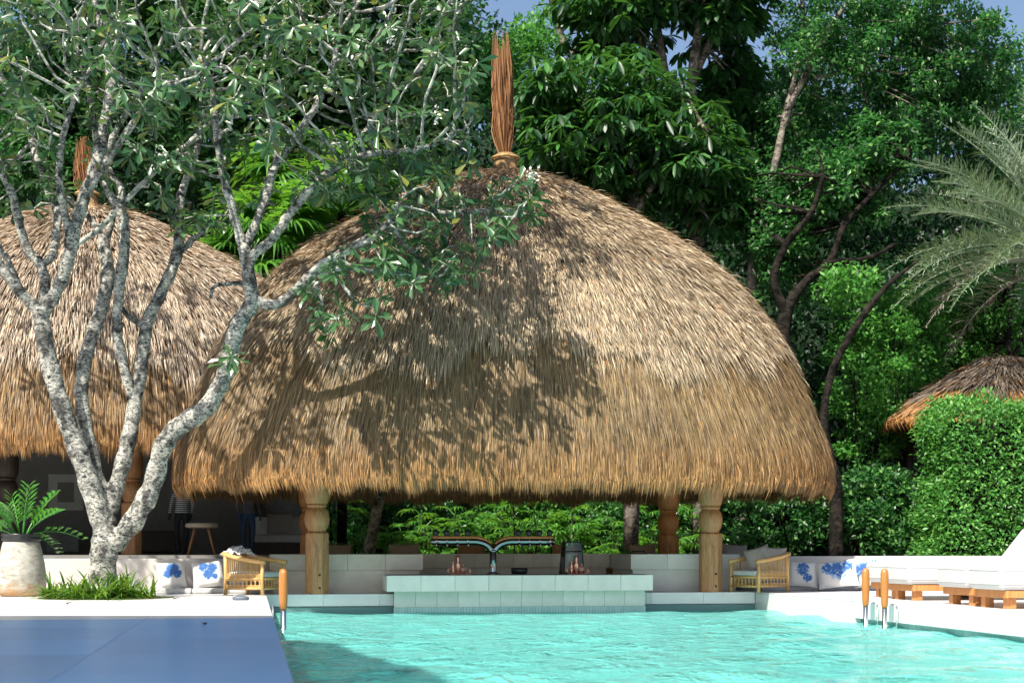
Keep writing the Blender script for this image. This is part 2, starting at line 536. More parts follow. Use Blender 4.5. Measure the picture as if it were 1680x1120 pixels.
def np_mesh(name, V, F, mat, parent=None, smooth=False, colors=None):
    """V (n,3), F (m,k) uniform faces"""
    me = bpy.data.meshes.new(name)
    V = np.ascontiguousarray(V, dtype=np.float32)
    F = np.ascontiguousarray(F, dtype=np.int32)
    k = F.shape[1]
    me.vertices.add(len(V))
    me.vertices.foreach_set('co', V.ravel())
    me.loops.add(F.size)
    me.loops.foreach_set('vertex_index', F.ravel())
    me.polygons.add(len(F))
    me.polygons.foreach_set('loop_start', np.arange(0, F.size, k, dtype=np.int32))
    me.polygons.foreach_set('loop_total', np.full(len(F), k, dtype=np.int32))
    if smooth:
        me.polygons.foreach_set('use_smooth', np.ones(len(F), dtype=bool))
    if colors is not None:
        at_ = me.color_attributes.new('straw', 'FLOAT_COLOR', 'POINT')
        c4 = np.ones((len(V), 4), dtype=np.float32)
        c4[:, :3] = colors
        at_.data.foreach_set('color', c4.ravel())
    me.update()
    me.validate()
    return link(name, me, mat, parent)

def empty(name, loc, rz=0.0):
    o = bpy.data.objects.new(name, None)
    COL.objects.link(o)
    o.location = loc
    o.rotation_euler = (0, 0, rz)
    o.empty_display_size = 0.2
    return o

def tag(o, label=None, cat=None, group=None, kind=None):
    if label: o['label'] = label
    if cat: o['category'] = cat
    if group: o['group'] = group
    if kind: o['kind'] = kind
    return o

def copy_tree(o, parent=None):
    c = o.copy()
    COL.objects.link(c)
    c.parent = parent
    for ch in list(o.children):
        copy_tree(ch, c)
    return c

def norm(a):
    return a / np.maximum(np.linalg.norm(a, axis=-1, keepdims=True), 1e-9)

DIAMOND = (np.array([(0, 0, 0), (0.45, 0.5, 0.12), (1, 0, 0), (0.45, -0.5, 0.12)], float), np.array([(0, 2, 1), (0, 3, 2)]))
OBOVATE = (np.array([(0, 0, 0), (0.4, 0.27, 0.05), (0.78, 0.5, 0.02), (1.0, 0, -0.10), (0.78, -0.5, 0.02), (0.4, -0.27, 0.05), (0.4, 0, 0.0), (0.78, 0, -0.05)], float),
           np.array([(0, 6, 1), (6, 7, 2), (6, 2, 1), (7, 3, 2), (0, 5, 6), (5, 4, 6), (6, 4, 7), (7, 4, 3)]))
DROOPY = (np.array([(0, 0, 0), (0.35, 0.42, 0.02), (0.75, 0.4, -0.10), (1.0, 0, -0.22), (0.75, -0.4, -0.10), (0.35, -0.42, 0.02), (0.38, 0, -0.04), (0.75, 0, -0.14)], float), OBOVATE[1])
BLADE = (np.array([(0, 0.35, 0), (0, -0.35, 0), (0.4, 0.5, 0.06), (0.4, -0.5, 0.06), (0.75, 0.36, 0.02), (0.75, -0.36, 0.02), (1, 0, -0.14)], float),
         np.array([(0, 1, 3), (0, 3, 2), (2, 3, 5), (2, 5, 4), (4, 5, 6)]))

def leaves_np(P, A, N, L, Wd, tmpl):
    """leaves at P along axis A with upper side towards N"""
    T, F = tmpl
    A = norm(A)
    S = norm(np.cross(N, A))
    N2 = np.cross(A, S)
    n, k = len(P), len(T)
    V = (P[:, None, :] + A[:, None, :] * (T[None, :, 0:1] * L[:, None, None])
         + S[:, None, :] * (T[None, :, 1:2] * Wd[:, None, None])
         + N2[:, None, :] * (T[None, :, 2:3] * L[:, None, None]))
    FF = (F[None, :, :] + (np.arange(n) * k)[:, None, None])
    return V.reshape(-1, 3), FF.reshape(-1, F.shape[1])

def rand_dirs(n):
    return norm(rng.normal(size=(n, 3)))

def smooth_path(pts, sub=4):
    """Catmull-Rom through tuples of any length"""
    P = np.array(pts, float)
    if len(P) < 3:
        return P
    Q = np.vstack([2 * P[0] - P[1], P, 2 * P[-1] - P[-2]])
    out = []
    for i in range(1, len(Q) - 2):
        p0, p1, p2, p3 = Q[i - 1], Q[i], Q[i + 1], Q[i + 2]
        for s in range(sub):
            t = s / sub
            out.append(0.5 * ((2 * p1) + (-p0 + p2) * t + (2 * p0 - 5 * p1 + 4 * p2 - p3) * t * t + (-p0 + 3 * p1 - 3 * p2 + p3) * t ** 3))
    out.append(P[-1])
    return np.array(out)

def pillow_mesh(w, h, t, name='pillow', n=12):
    """cushion in its own x (width), y (height) plane, thickness z"""
    vs, fs = [], []
    for side in (1, -1):
        for j in range(n + 1):
            for i in range(n + 1):
                a, b = i / n * 2 - 1, j / n * 2 - 1
                prof = max(0.0, (1 - a ** 4) * (1 - b ** 4)) ** 0.55
                pin = 1 - 0.07 * (1 - abs(b) ** 2) * abs(a) ** 3
                pin2 = 1 - 0.07 * (1 - abs(a) ** 2) * abs(b) ** 3
                wr = 0.010 * math.sin(7 * a + 3 * b + side) * prof
                vs.append((a * w / 2 * pin, b * h / 2 * pin2, side * (t / 2 * prof + wr)))
    s = (n + 1) ** 2
    for side in (0, 1):
        for j in range(n):
            for i in range(n):
                q = [side * s + j * (n + 1) + i, side * s + j * (n + 1) + i + 1, side * s + (j + 1) * (n + 1) + i + 1, side * s + (j + 1) * (n + 1) + i]
                fs.append(tuple(q if side == 0 else q[::-1]))
    mb = MB()
    mb.add(vs, fs)
    return mb.mesh(name)
# ================================================================== SETTING
WATER_Z = -0.36
PX0, PX1, PY0, PY1 = 0.27, 9.80, -7.0, 27.62      # wooded hillside far behind
def hill():
    nx, ny = 90, 14
    V = []
    for j in range(ny):
        for i in range(nx):
            xc = -70 + 140 * i / (nx - 1); d = 60 + 40 * j / (ny - 1)
            t = j / (ny - 1)
            z = -0.1 + (22.0 + 2.2 * math.sin(xc * 0.21) + 1.5 * math.sin(xc * 0.53 + 1)) * min(1, t * 3.2) ** 0.7 + 0.6 * math.sin(xc * 1.7 + d)
            w = W(xc, d); V.append((w.x, w.y, z if j else -0.1))
    F = [(j * nx + i, j * nx + i + 1, (j + 1) * nx + i + 1, (j + 1) * nx + i) for j in range(ny - 1) for i in range(nx - 1)]
    mb = MB(); mb.add(V, F)
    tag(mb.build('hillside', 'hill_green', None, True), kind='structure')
hill()

# pool basin

# ground: one sheet to the horizon, with the basin cut out
BIG = 600.0
g = MB()
g.add([(-BIG, -BIG, -0.06), (BIG, -BIG, -0.06), (BIG, BIG, -0.06), (-BIG, BIG, -0.06),
       (PX0, PY0, -0.06), (PX1, PY0, -0.06), (PX1, PY1, -0.06), (PX0, PY1, -0.06)],
      [(0, 1, 5, 4), (1, 2, 6, 5), (2, 3, 7, 6), (3, 0, 4, 7)])
tag(g.build('ground', 'soil'), kind='structure')

# wooded hillside far behind
def hill():
    nx, ny = 90, 14
    V = []
    for j in range(ny):
        for i in range(nx):
            xc = -70 + 140 * i / (nx - 1); d = 60 + 40 * j / (ny - 1)
            t = j / (ny - 1)
            z = -0.1 + (22.0 + 2.2 * math.sin(xc * 0.21) + 1.5 * math.sin(xc * 0.53 + 1)) * min(1, t * 3.2) ** 0.7 + 0.6 * math.sin(xc * 1.7 + d)
            w = W(xc, d); V.append((w.x, w.y, z if j else -0.1))
    F = [(j * nx + i, j * nx + i + 1, (j + 1) * nx + i + 1, (j + 1) * nx + i) for j in range(ny - 1) for i in range(nx - 1)]
    mb = MB(); mb.add(V, F)
    tag(mb.build('hillside', 'hill_green', None, True), kind='structure')
hill()

# pool basin
FLOOR_Z = -1.45
p = MB()
p.add([(PX0, PY0, FLOOR_Z), (PX1, PY0, FLOOR_Z), (PX1, PY1, FLOOR_Z), (PX0, PY1, FLOOR_Z)], [(0, 1, 2, 3)])
tag(p.build('pool_floor', 'mosaic_floor'), kind='structure')
p = MB()
e = 0.0
p.add([(PX0, PY0, FLOOR_Z), (PX0, PY1, FLOOR_Z), (PX0, PY1, -0.13), (PX0, PY0, -0.13)], [(0, 1, 2, 3)])
p.add([(PX1 + 0.12, PY1, FLOOR_Z), (PX1 + 0.12, PY0, FLOOR_Z), (PX1 + 0.12, PY0, -0.13), (PX1 + 0.12, PY1, -0.13)], [(0, 1, 2, 3)])
p.add([(PX0, PY1, FLOOR_Z), (PX1 + 0.12, PY1, FLOOR_Z), (PX1 + 0.12, PY1, -0.22), (PX0, PY1, -0.22)], [(0, 1, 2, 3)])
p.add([(PX1 + 0.12, PY0, FLOOR_Z), (PX0, PY0, FLOOR_Z), (PX0, PY0, -0.1), (PX1 + 0.12, PY0, -0.1)], [(0, 1, 2, 3)])
tag(p.build('pool_wall', 'mosaic_wall'), kind='structure')

# water: a sheet with real ripples
def wave_sheet():
    nx, ny = 150, 420
    xs = np.linspace(PX0 + 0.002, PX1 + 0.115, nx)
    t = np.linspace(0, 1, ny)
    ys = PY0 + 0.002 + (PY1 - 0.004 - PY0) * t
    X, Y = np.meshgrid(xs, ys)
    Z = np.zeros_like(X)
    r2 = np.random.default_rng(5)
    for i in range(26):
        ang = r2.uniform(-0.9, 0.9) + math.pi / 2 + (math.pi if r2.random() < 0.5 else 0)
        wl = r2.uniform(0.45, 2.2)
        k = 2 * math.pi / wl
        Z += 0.0036 * wl ** 0.9 * np.sin(k * (X * math.cos(ang) + Y * math.sin(ang)) + r2.uniform(0, 6.28))
    V = np.stack([X, Y, WATER_Z + Z], -1).reshape(-1, 3)
    i = np.arange(nx * ny).reshape(ny, nx)
    F = np.stack([i[:-1, :-1], i[:-1, 1:], i[1:, 1:], i[1:, :-1]], -1).reshape(-1, 4)
    return np_mesh('pool_water', V, F, 'water', smooth=True)
tag(wave_sheet(), kind='structure')

# decks: bed + stone slabs laid on it as single pieces
def paved(name, x0, x1, y0, y1, vx, vy, mat, sx, sy, z=0.0, thick=0.05, bedz=-0.014, bed='dark_top'):
    """slabs where they can be told apart (vx, vy window); the rest is one sheet"""
    b = MB()
    b.box(x0 + 0.13, x1 - 0.13, y0 + 0.01, y1 - 0.01, bedz - 0.1, bedz)
    root = tag(b.build(name, 'plaster'), kind='structure')
    nx = max(1, round((vx[1] - vx[0]) / sx)); ny = max(1, round((vy[1] - vy[0]) / sy))
    dx, dy = (vx[1] - vx[0]) / nx, (vy[1] - vy[0]) / ny
    s = MB()
    s.box(0, dx - 0.005, 0, dy - 0.005, bedz + 0.001, z)
    me = s.mesh('slab')
    me.materials.append(M[mat])
    for i in range(nx):
        for j in range(ny):
            o = link('slab', me, mat, root)
            o.location = (vx[0] + i * dx, vy[0] + j * dy, random.uniform(-0.0012, 0.0012))
    f = MB()
    for (a0, a1, b0, b1) in ((x0, vx[0] - 0.005, y0, y1), (vx[1], x1, y0, y1), (vx[0], vx[1] - 0.005, y0, vy[0] - 0.005), (vx[0], vx[1] - 0.005, vy[1], y1)):
        if a1 - a0 > 0.05 and b1 - b0 > 0.05:
            f = MB()
            f.box(a0, a1, b0, b1, bedz + 0.001, z)
            f.build('paving', mat, root)
    return root
paved('pool_deck', -18, PX0 - 0.001, 18.32, 29.2, (-9.0, PX0 - 0.001), (18.32, 29.2), 'deck', 1.55, 1.55)
paved('shade_blue_terrace', -18, PX0 - 0.001, -8, 18.315, (-9.0, PX0 - 0.001), (6.2, 18.315), 'deck_shade_blue', 1.55, 2.0)  # near deck, its blue shade tint is in the slab colour
rd = paved('lounge_deck', PX1, 24, -8, 28.9, (PX1, 16.2), (12.4, 28.9), 'deck', 1.6, 1.6, 0.0, 0.05)
fd = paved('bar_deck', PX0, PX1 - 0.004, PY1 + 0.03, 31.5, (PX0, PX1 - 0.004), (PY1 + 0.03, 28.6), 'deck', 1.2, 1.0)

# pool coping walls, each panel a piece of its own
cw = tag(empty('pool_edge_wall', (0, 0, 0)), kind='structure')
nP = 9
pw = (PX1 - PX0) / nP
mb = MB(); mb.box(0, pw - 0.006, 0, 0.028, -0.245, -0.002)
me = mb.mesh('wall_panel'); me.materials.append(M['deck'])
for i in range(nP):
    o = link('wall_panel', me, 'deck', cw); o.location = (PX0 + i * pw, PY1 - 0.0, 0)
mb = MB(); mb.box(PX0, PX1, PY1 - 0.008, PY1 + 0.02, -0.40, -0.247)
mb.build('mosaic_strip', 'mosaic_wall', cw)
# right-hand wall: flush near the bar, undercut slab edge nearer the camera
mb = MB(); mb.box(PX1 + 0.002, PX1 + 0.11, 22.75, PY1 - 0.01, -0.60, -0.016)
mb.build('wall_panel', 'deck', cw, bevel=0.012)
for i in range(9):
    y1 = 22.74 - i * 2.2
    mb = MB(); mb.box(PX1 - 0.02, PX1 + 0.115, y1 - 2.194, y1, -0.285, -0.016)
    mb.build('edge_slab', 'deck', cw, bevel=0.008)
for i in range(16):
    y1 = PY1 - i * 2.1
    mb = MB(); mb.box(PX0 - 0.1, PX0 - 0.002, y1 - 2.094, y1, -0.30, -0.016)
    mb.build('edge_slab', 'deck', cw)

# ------------------------------------------------------------------ thatched pavilions
PH = np.array([-0.3, 0.0, 0.05, 0.12, 0.27, 0.36, 0.454, 0.54, 0.62, 0.69, 0.76, 0.82, 0.88, 0.925, 0.95, 0.97, 1.0])
PS = np.array([1.0, 1.0, 0.997, 0.98, 0.928, 0.888, 0.838, 0.778, 0.71, 0.63, 0.53, 0.425, 0.325, 0.235, 0.165, 0.085, 0.045])
_hh = np.linspace(-0.3, 1.0, 521)
_ss = np.interp(_hh, PH, PS)
_k = np.ones(15) / 15
_ss = np.convolve(np.pad(_ss, 7, mode='edge'), _k, mode='valid')

class Dome:
    def __init__(s, z0, Hh, a, b, n=2.8, hs=None, ss=None):
        s.z0, s.H, s.a, s.b, s.n = z0, Hh, a, b, n
        s.hs = _hh if hs is None else hs
        s.ss = _ss if ss is None else ss
    def rad(s, ph, h):
        n = s.n + (2.0 - s.n) * np.clip(h, 0, 1) ** 1.5
        c, q = np.abs(np.cos(ph)) / s.a, np.abs(np.sin(ph)) / s.b
        return (c ** n + q ** n) ** (-1.0 / n) * np.interp(h, s.hs, s.ss)
    def P(s, ph, h):
        r = s.rad(ph, h)
        return np.stack([r * np.cos(ph), r * np.sin(ph), s.z0 + s.H * h], -1)
    def frame(s, ph, h):
        e = 1e-3
        dh = (s.P(ph, h + e) - s.P(ph, h - e)) / (2 * e)
        dp = (s.P(ph + e, h) - s.P(ph - e, h)) / (2 * e)
        return dh, dp

def thatch(root, dome, count, seed, col_lo, col_hi, col_eave, split=0.40, smin=0.0, wid=(0.016, 0.032), lng=(0.35, 0.75), step=0.09, hmax=0.975):
    r = np.random.default_rng(seed)
    # inner shell so that the roof is solid
    nphi, nh = 96, 40
    ph = np.linspace(0, 2 * math.pi, nphi, endpoint=False)
    hh = np.linspace(0.012, 1.0, nh)
    A, B = np.meshgrid(ph, hh)
    V = dome.P(A.ravel(), B.ravel())
    V2 = V.copy(); V2[:, :2] *= 0.965; V2[:, 2] -= 0.18 * np.clip((B.ravel() - 0.012) * 8, 0, 1)
    i = np.arange(nphi * nh).reshape(nh, nphi)
    j = np.roll(i, -1, axis=1)
    F = np.stack([i[:-1], j[:-1], j[1:], i[1:]], -1).reshape(-1, 4)
    rim = np.stack([i[0] + len(V), j[0] + len(V), j[0], i[0]], -1)
    np_mesh('roof_shell', np.vstack([V, V2]), np.vstack([F, rim]), 'thatch_dark', root, smooth=True)
    np_mesh('ceiling', V2, F[:, ::-1], 'thatch_under', root, smooth=True)
    # strands, spread evenly over the surface
    n = int(count * 6)
    ph = r.uniform(0, 2 * math.pi, n)
    h = r.uniform(-0.005, hmax, n)
    dh, dp = dome.frame(ph, h)
    area = np.linalg.norm(np.cross(dh, dp), axis=1)
    keep = r.random(n) < area / np.quantile(area, 0.985)
    ph, h, dh, dp = ph[keep][:count], h[keep][:count], dh[keep][:count], dp[keep][:count]
    # a dense fringe at the eave
    ne = int(count * 0.075)
    pe = r.uniform(0, 2 * math.pi, ne); he = np.abs(r.normal(0, 0.015, ne)) + 0.002
    ph = np.concatenate([ph, pe]); h = np.concatenate([h, he])
    # laid in loose courses
    cs = 0.30 / dome.H
    q = (r.random(len(h)) < 0.45) & (h > 0.05)
    h[q] = np.round(h[q] / cs) * cs + r.normal(0, 0.16 * cs, q.sum())
    h = np.minimum(h, hmax)
    dh, dp = dome.frame(ph, h)
    n = len(ph)
    sl = np.linalg.norm(dh, axis=1)
    L = r.uniform(*lng, n) * np.where(h > split, 0.72, 1.0)
    eave = h < 0.035
    L[eave] = r.uniform(0.12, 0.30, eave.sum()) * (1 + 0.3 * np.sin(ph[eave] * 41) * np.sin(ph[eave] * 17)) + r.exponential(0.03, eave.sum()) + h[eave] * dome.H
    h1 = h - L / sl
    # below the eave a strand just hangs
    jit = r.normal(0, 0.035, n)
    stray = r.random(n) < 0.05
    jit[stray] *= 4.5
    dphi = jit * L / np.linalg.norm(dp, axis=1)
    hm = h * 0.5 + h1 * 0.5
    up = norm(np.cross(dp, dh))
    edge = split + 0.035 * np.sin(ph * 5 + seed) + 0.02 * np.sin(ph * 17 + 2) + r.normal(0, 0.016, n)
    upper = h > edge
    off = np.where(upper, step, 0.0) * np.clip(0.45 + (h - split) * 0.4, 0.3, 1)
    lift = r.uniform(0.01, 0.06, n) + np.where(stray, r.uniform(0.0, 0.08, n), 0)
    lift = np.where(upper, lift * 1.8, lift)
    lift = np.where(upper, lift, lift * 0.8)
    jit = np.where(upper, jit * 1.3, jit * 0.7)
    dphi = jit * L / np.linalg.norm(dp, axis=1)
    lift[eave] *= 0.7
    p0 = dome.P(ph, h) + up * (off + r.uniform(-0.01, 0.02, n))[:, None]
    p1 = dome.P(ph + dphi * 0.5, hm) + up * (off + lift * 0.75)[:, None]
    p2 = dome.P(ph + dphi, h1) + up * (off * 0.9 + lift)[:, None]
    p2[:, :2] *= (1 - np.clip(-h1, 0, 1) * 0.25)[:, None]
    side = norm(dp)
    tw = r.normal(0, 0.45, n)
    side = side * np.cos(tw)[:, None] + up * np.sin(tw)[:, None]
    w = r.uniform(*wid, n)
    V = np.stack([p0 - side * w[:, None] / 2, p0 + side * w[:, None] / 2, p1 - side * w[:, None] / 2, p1 + side * w[:, None] / 2, p2], 1).reshape(-1, 3)
    k = np.arange(n)[:, None, None] * 5
    F = (np.array([(0, 1, 3), (0, 3, 2), (2, 3, 4)])[None] + k).reshape(-1, 3)
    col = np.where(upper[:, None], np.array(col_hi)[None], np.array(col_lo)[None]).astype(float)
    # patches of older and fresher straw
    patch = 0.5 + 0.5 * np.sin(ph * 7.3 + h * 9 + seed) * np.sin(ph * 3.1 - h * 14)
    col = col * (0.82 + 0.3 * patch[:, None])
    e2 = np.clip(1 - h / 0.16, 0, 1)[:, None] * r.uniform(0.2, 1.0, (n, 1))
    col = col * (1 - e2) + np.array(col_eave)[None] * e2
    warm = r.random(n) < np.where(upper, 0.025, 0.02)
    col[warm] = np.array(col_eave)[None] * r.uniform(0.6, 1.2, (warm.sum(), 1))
    colv = np.repeat(col, 5, axis=0)
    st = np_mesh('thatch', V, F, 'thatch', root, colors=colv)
    tag(st, kind='stuff')
    return st

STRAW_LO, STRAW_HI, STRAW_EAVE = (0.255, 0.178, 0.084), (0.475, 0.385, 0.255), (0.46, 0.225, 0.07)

def finial(root, z, seed, hgt=2.55):
    r = np.random.default_rng(seed)
    mb = MB()
    mb.lathe([(0.62, -0.30), (0.36, -0.12), (0.26, 0.05), (0.22, 0.22), (0.235, 0.30), (0.20, 0.34)], 20, (0, 0, z))
    k = mb.build('finial_collar', 'thatch_under', root, smooth=True)
    n = 420
    ang = r.uniform(0, 2 * math.pi, n)
    rr = np.sqrt(r.random(n)) * 0.20
    p0 = np.stack([rr * np.cos(ang), rr * np.sin(ang), np.full(n, z - 0.25) - rr], -1)
    V, F = leaves_np(p0 + np.stack([np.cos(ang) * 0.2, np.sin(ang) * 0.2, np.zeros(n)], -1), np.stack([-np.cos(ang) * 0.25, -np.sin(ang) * 0.25, np.full(n, 1.0)], -1), np.stack([np.cos(ang), np.sin(ang), np.zeros(n)], -1), r.uniform(0.35, 0.62, n), np.full(n, 0.035), DIAMOND)
    col = np.repeat(np.array(STRAW_LO)[None] * r.uniform(0.7, 1.25, (n, 1)), 4, 0)
    tag(np_mesh('finial_straw', V, F, 'thatch', root, colors=col), kind='stuff')
    mb = MB()
    ring = [(0.27 * math.cos(t), 0.27 * math.sin(t), z + 0.26) for t in np.linspace(0, 2 * math.pi, 25)]
    mb.tube(ring, 0.025, 6); mb.build('binding_ring', 'rattan', root, True)
    # tied reeds
    mb = MB()
    n = 330
    for i in range(n):
        a = r.uniform(0, 6.283); q = math.sqrt(r.random()) * 0.055
        x0, y0 = q * math.cos(a), q * math.sin(a)
        L = hgt * (r.uniform(0.35, 1.08) if q < 0.04 else r.uniform(0.35, 0.9))
        spread = r.uniform(0.2, 1.0) * 0.20
        a2 = a + r.normal(0, 0.5)
        pts = []
        for t in (0, 0.25, 0.5, 0.75, 1.0):
            bulge = spread * (math.sin(min(t * 1.15, 1) * math.pi * 0.55) ** 1.6)
            if t > 0.8: bulge *= 0.72
            pts.append((x0 + bulge * math.cos(a2) - 0.10 * t, y0 + bulge * math.sin(a2), z + 0.1 + L * t))
        mb.tube(pts, [0.016, 0.015, 0.013, 0.010, 0.004], 4, False)
    tag(mb.build('reed_broom', 'broom', root), kind='stuff')

def post(root, x, y, z0, mat, top=2.45, rot=22.5, r=0.235, h_shaft=1.17):
    pr = empty('post', (x, y, z0)); pr.parent = root
    mb = MB(); mb.lathe([(r, 0.0), (r, h_shaft - 0.05), (r * 0.97, h_shaft - 0.02), (r * 0.86, h_shaft)], 8, (0, 0, 0), R(rot))
    mb.build('shaft', mat, pr, bevel=0.012)
    prof = [(0.15, h_shaft + 0.001)]
    b0, b1 = h_shaft + 0.04, h_shaft + 0.45
    prof = [(0.172, h_shaft + 0.001), (0.172, b0 - 0.012)]
    for k in range(9):
        t = k / 8
        prof.append((0.175 + 0.062 * math.sin(math.pi * t) ** 0.7, b0 + (b1 - b0) * t))
    prof += [(0.165, b1 + 0.006), (0.165, b1 + 0.018), (0.19, b1 + 0.022), (0.192, b1 + 0.07)]
    mb = MB(); mb.lathe(prof, 28); mb.build('turned_ball', mat, pr, True)
    c0 = b1 + 0.0705
    mb = MB(); mb.lathe([(0.185, c0), (0.215, c0 + 0.05), (0.238, c0 + 0.12), (0.245, c0 + 0.22), (0.245, top - 0.1), (0.24, top)], 28)
    mb.build('capital', mat, pr, True)
    return pr

# --- the bar pavilion
BCX, BCY = 5.09, 29.30
bar_pav = tag(empty('bar_pavilion', (BCX, BCY, 0)), 'large domed thatched pavilion standing over the pool bar', 'pavilion')
dome_main = Dome(2.16, 6.40, 6.55, 4.0, 2.8)
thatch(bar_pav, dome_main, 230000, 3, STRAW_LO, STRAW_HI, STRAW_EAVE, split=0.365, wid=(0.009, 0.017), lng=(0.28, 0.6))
finial(bar_pav, 8.52, 21)
for (x, y, m_) in ((1.22, 27.86, 'wood_post'), (8.96, 27.86, 'wood_post'), (1.22, 30.85, 'wood_post_warm'), (8.96, 30.85, 'wood_post_warm')):
    post(bar_pav, x - BCX, y - BCY, 0.0, m_)
# two bolts low on the front posts
for x in (1.22, 8.96):
    for z in (0.12, 0.36):
        mb = MB(); mb.lathe([(0.022, 0), (0.022, 0.01), (0.012, 0.014)], 10)
        o = mb.build('bolt', 'iron', bar_pav); o.location = (x - BCX + 0.04, 27.86 - BCY - 0.2172, z); o.rotation_euler = (R(90), 0, 0)
for y in (27.86, 30.85):
    mb = MB(); mb.box(-4.3, 4.3, y - BCY - 0.1, y - BCY + 0.1, 2.452, 2.65); mb.build('beam', 'wood_post_warm', bar_pav)

# --- the lounge pavilion on the left
LCX, LCY, LZ = -3.75, 35.2, 0.72
loun = tag(empty('lounge_pavilion', (LCX, LCY, LZ)), 'domed thatched lounge pavilion behind the white barked tree', 'pavilion')
thatch(loun, Dome(2.36, 5.75, 6.4, 3.8, 2.8), 105000, 9, (0.32, 0.21, 0.10), (0.52, 0.43, 0.32), (0.44, 0.21, 0.06), split=0.31, wid=(0.012, 0.022), lng=(0.3, 0.62))
finial(loun, 8.10, 22, 1.4)
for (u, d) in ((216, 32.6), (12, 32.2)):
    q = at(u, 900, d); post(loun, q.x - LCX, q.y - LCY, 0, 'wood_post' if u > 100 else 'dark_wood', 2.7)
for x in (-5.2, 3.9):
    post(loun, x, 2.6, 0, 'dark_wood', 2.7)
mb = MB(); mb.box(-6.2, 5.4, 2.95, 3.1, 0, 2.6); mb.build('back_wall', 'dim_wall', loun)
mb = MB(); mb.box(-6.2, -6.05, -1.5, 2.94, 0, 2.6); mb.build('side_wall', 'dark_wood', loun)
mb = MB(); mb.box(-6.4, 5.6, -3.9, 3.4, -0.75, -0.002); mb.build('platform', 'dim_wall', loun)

# --- small thatched shelter behind the hedge
q = at(1640, 900, 37.0)
hut = tag(empty('thatched_shelter', (q.x, q.y, 0)), 'small sagging thatched roof showing above the clipped hedge', 'shelter')
hs = np.linspace(-0.3, 1, 200)
ss = np.interp(hs, [-0.3, 0, 0.35, 0.7, 0.9, 1.0], [1.02, 1.0, 0.72, 0.40, 0.2, 0.07])
thatch(hut, Dome(4.05, 1.62, 2.85, 2.4, 2.2, hs, ss), 11000, 15, (0.36, 0.20, 0.08), (0.20, 0.165, 0.13), (0.46, 0.22, 0.06), split=0.42, wid=(0.02, 0.04), lng=(0.4, 0.8), hmax=1.0)
for sx in (-1, 1):
    for sy in (-1, 1):
        mb = MB(); mb.tube([(sx * 1.7, sy * 1.5, -0.06), (sx * 1.7, sy * 1.5, 4.3)], 0.09, 10); mb.build('post', 'dark_wood', hut, True)

# --- added roof out of view, outlined to shade the near deck and pool corner
VZ = 10.0
sh = Vector((SUN_H[0], SUN_H[1], 0)) * (VZ / math.tan(SUN_EL))
poly = [(-14, 18.4), (-3.0, 18.5), (-2.5, 18.4), (-2.1, 16.6), (-1.25, 14.6), (-0.75, 12.6), (-0.3, 9.0), (-0.3, 7.6), (-14, 7.6)]  # outline of the wanted shade, moved back along the sun for the added roof
wp = [(W(x, d) - sh) for x, d in poly]
shade_caster = tag(empty('shade_caster', (wp[0].x, wp[0].y, 0)), 'added white roof block out of view that casts shade on the near deck', 'shade_caster')
mb = MB(); mb.prism([(p.x - wp[0].x, p.y - wp[0].y) for p in wp][::-1], VZ, VZ + 0.3); mb.build('shade_slab', 'plaster', shade_caster)
b0 = W(-26, 12.5) - wp[0] - sh; 
mb = MB(); c1 = W(-29, 7.6) - sh - wp[0]; c2 = W(-14.01, 7.6) - sh - wp[0]; c3 = W(-14.01, 18.4) - sh - wp[0]; c4 = W(-29, 18.4) - sh - wp[0]
mb.prism([(c1.x, c1.y), (c2.x, c2.y), (c3.x, c3.y), (c4.x, c4.y)], -0.05, VZ + 0.3); mb.build('wall', 'plaster', shade_caster)
for (x, d) in ((-9.5, 17.6), (-9.5, 8.4)):
    c = W(x, d) - sh - wp[0]
    mb = MB(); mb.box(c.x - 0.2, c.x + 0.2, c.y - 0.2, c.y + 0.2, -0.05, VZ - 0.002); mb.build('column', 'plaster', shade_caster)

# ------------------------------------------------------------------ bar and walls
def panels_run(root, name, x0, x1, y, depth, z0, z1, w, mat, bevel=0.004):
    n = max(1, round((x1 - x0) / w)); dx = (x1 - x0) / n
    mb = MB(); mb.box(0.002, dx - 0.002, 0, depth, z0, z1)
    me = mb.mesh(name); me.materials.append(M[mat])
    for i in range(n):
        o = link(name, me, mat, root, bevel=bevel); o.location = (x0 + i * dx, y, 0)

# front bar counter standing in the water
bar = tag(empty('swim_up_bar', (0, 0, 0)), 'pale stone swim-up bar counter rising out of the pool', 'bar')
BX0, BX1 = 2.62, 7.50
mb = MB(); mb.box(BX0 + 0.02, BX1 - 0.02, 27.40, 28.15, -1.40, 0.055); mb.build('core', 'dark_top', bar)
panels_run(bar, 'base_panel', BX0 + 0.01, BX1 - 0.01, 27.372, 0.027, -0.246, 0.054, 0.405, 'bar_tile')
mb = MB(); mb.box(BX0 + 0.006, BX1 - 0.006, 27.368, 27.398, -1.40, -0.248); mb.build('mosaic_strip', 'mosaic_wall', bar)
panels_run(bar, 'counter_slab', BX0 - 0.14, BX1 + 0.10, 27.20, 1.0, 0.056, 0.354, 0.62, 'bar_stone', 0.006)
mb = MB(); mb.box(BX0 - 0.1, BX1 + 0.06, 27.66, 28.22, 0.3545, 0.362); mb.build('worktop', 'dark_top', bar)

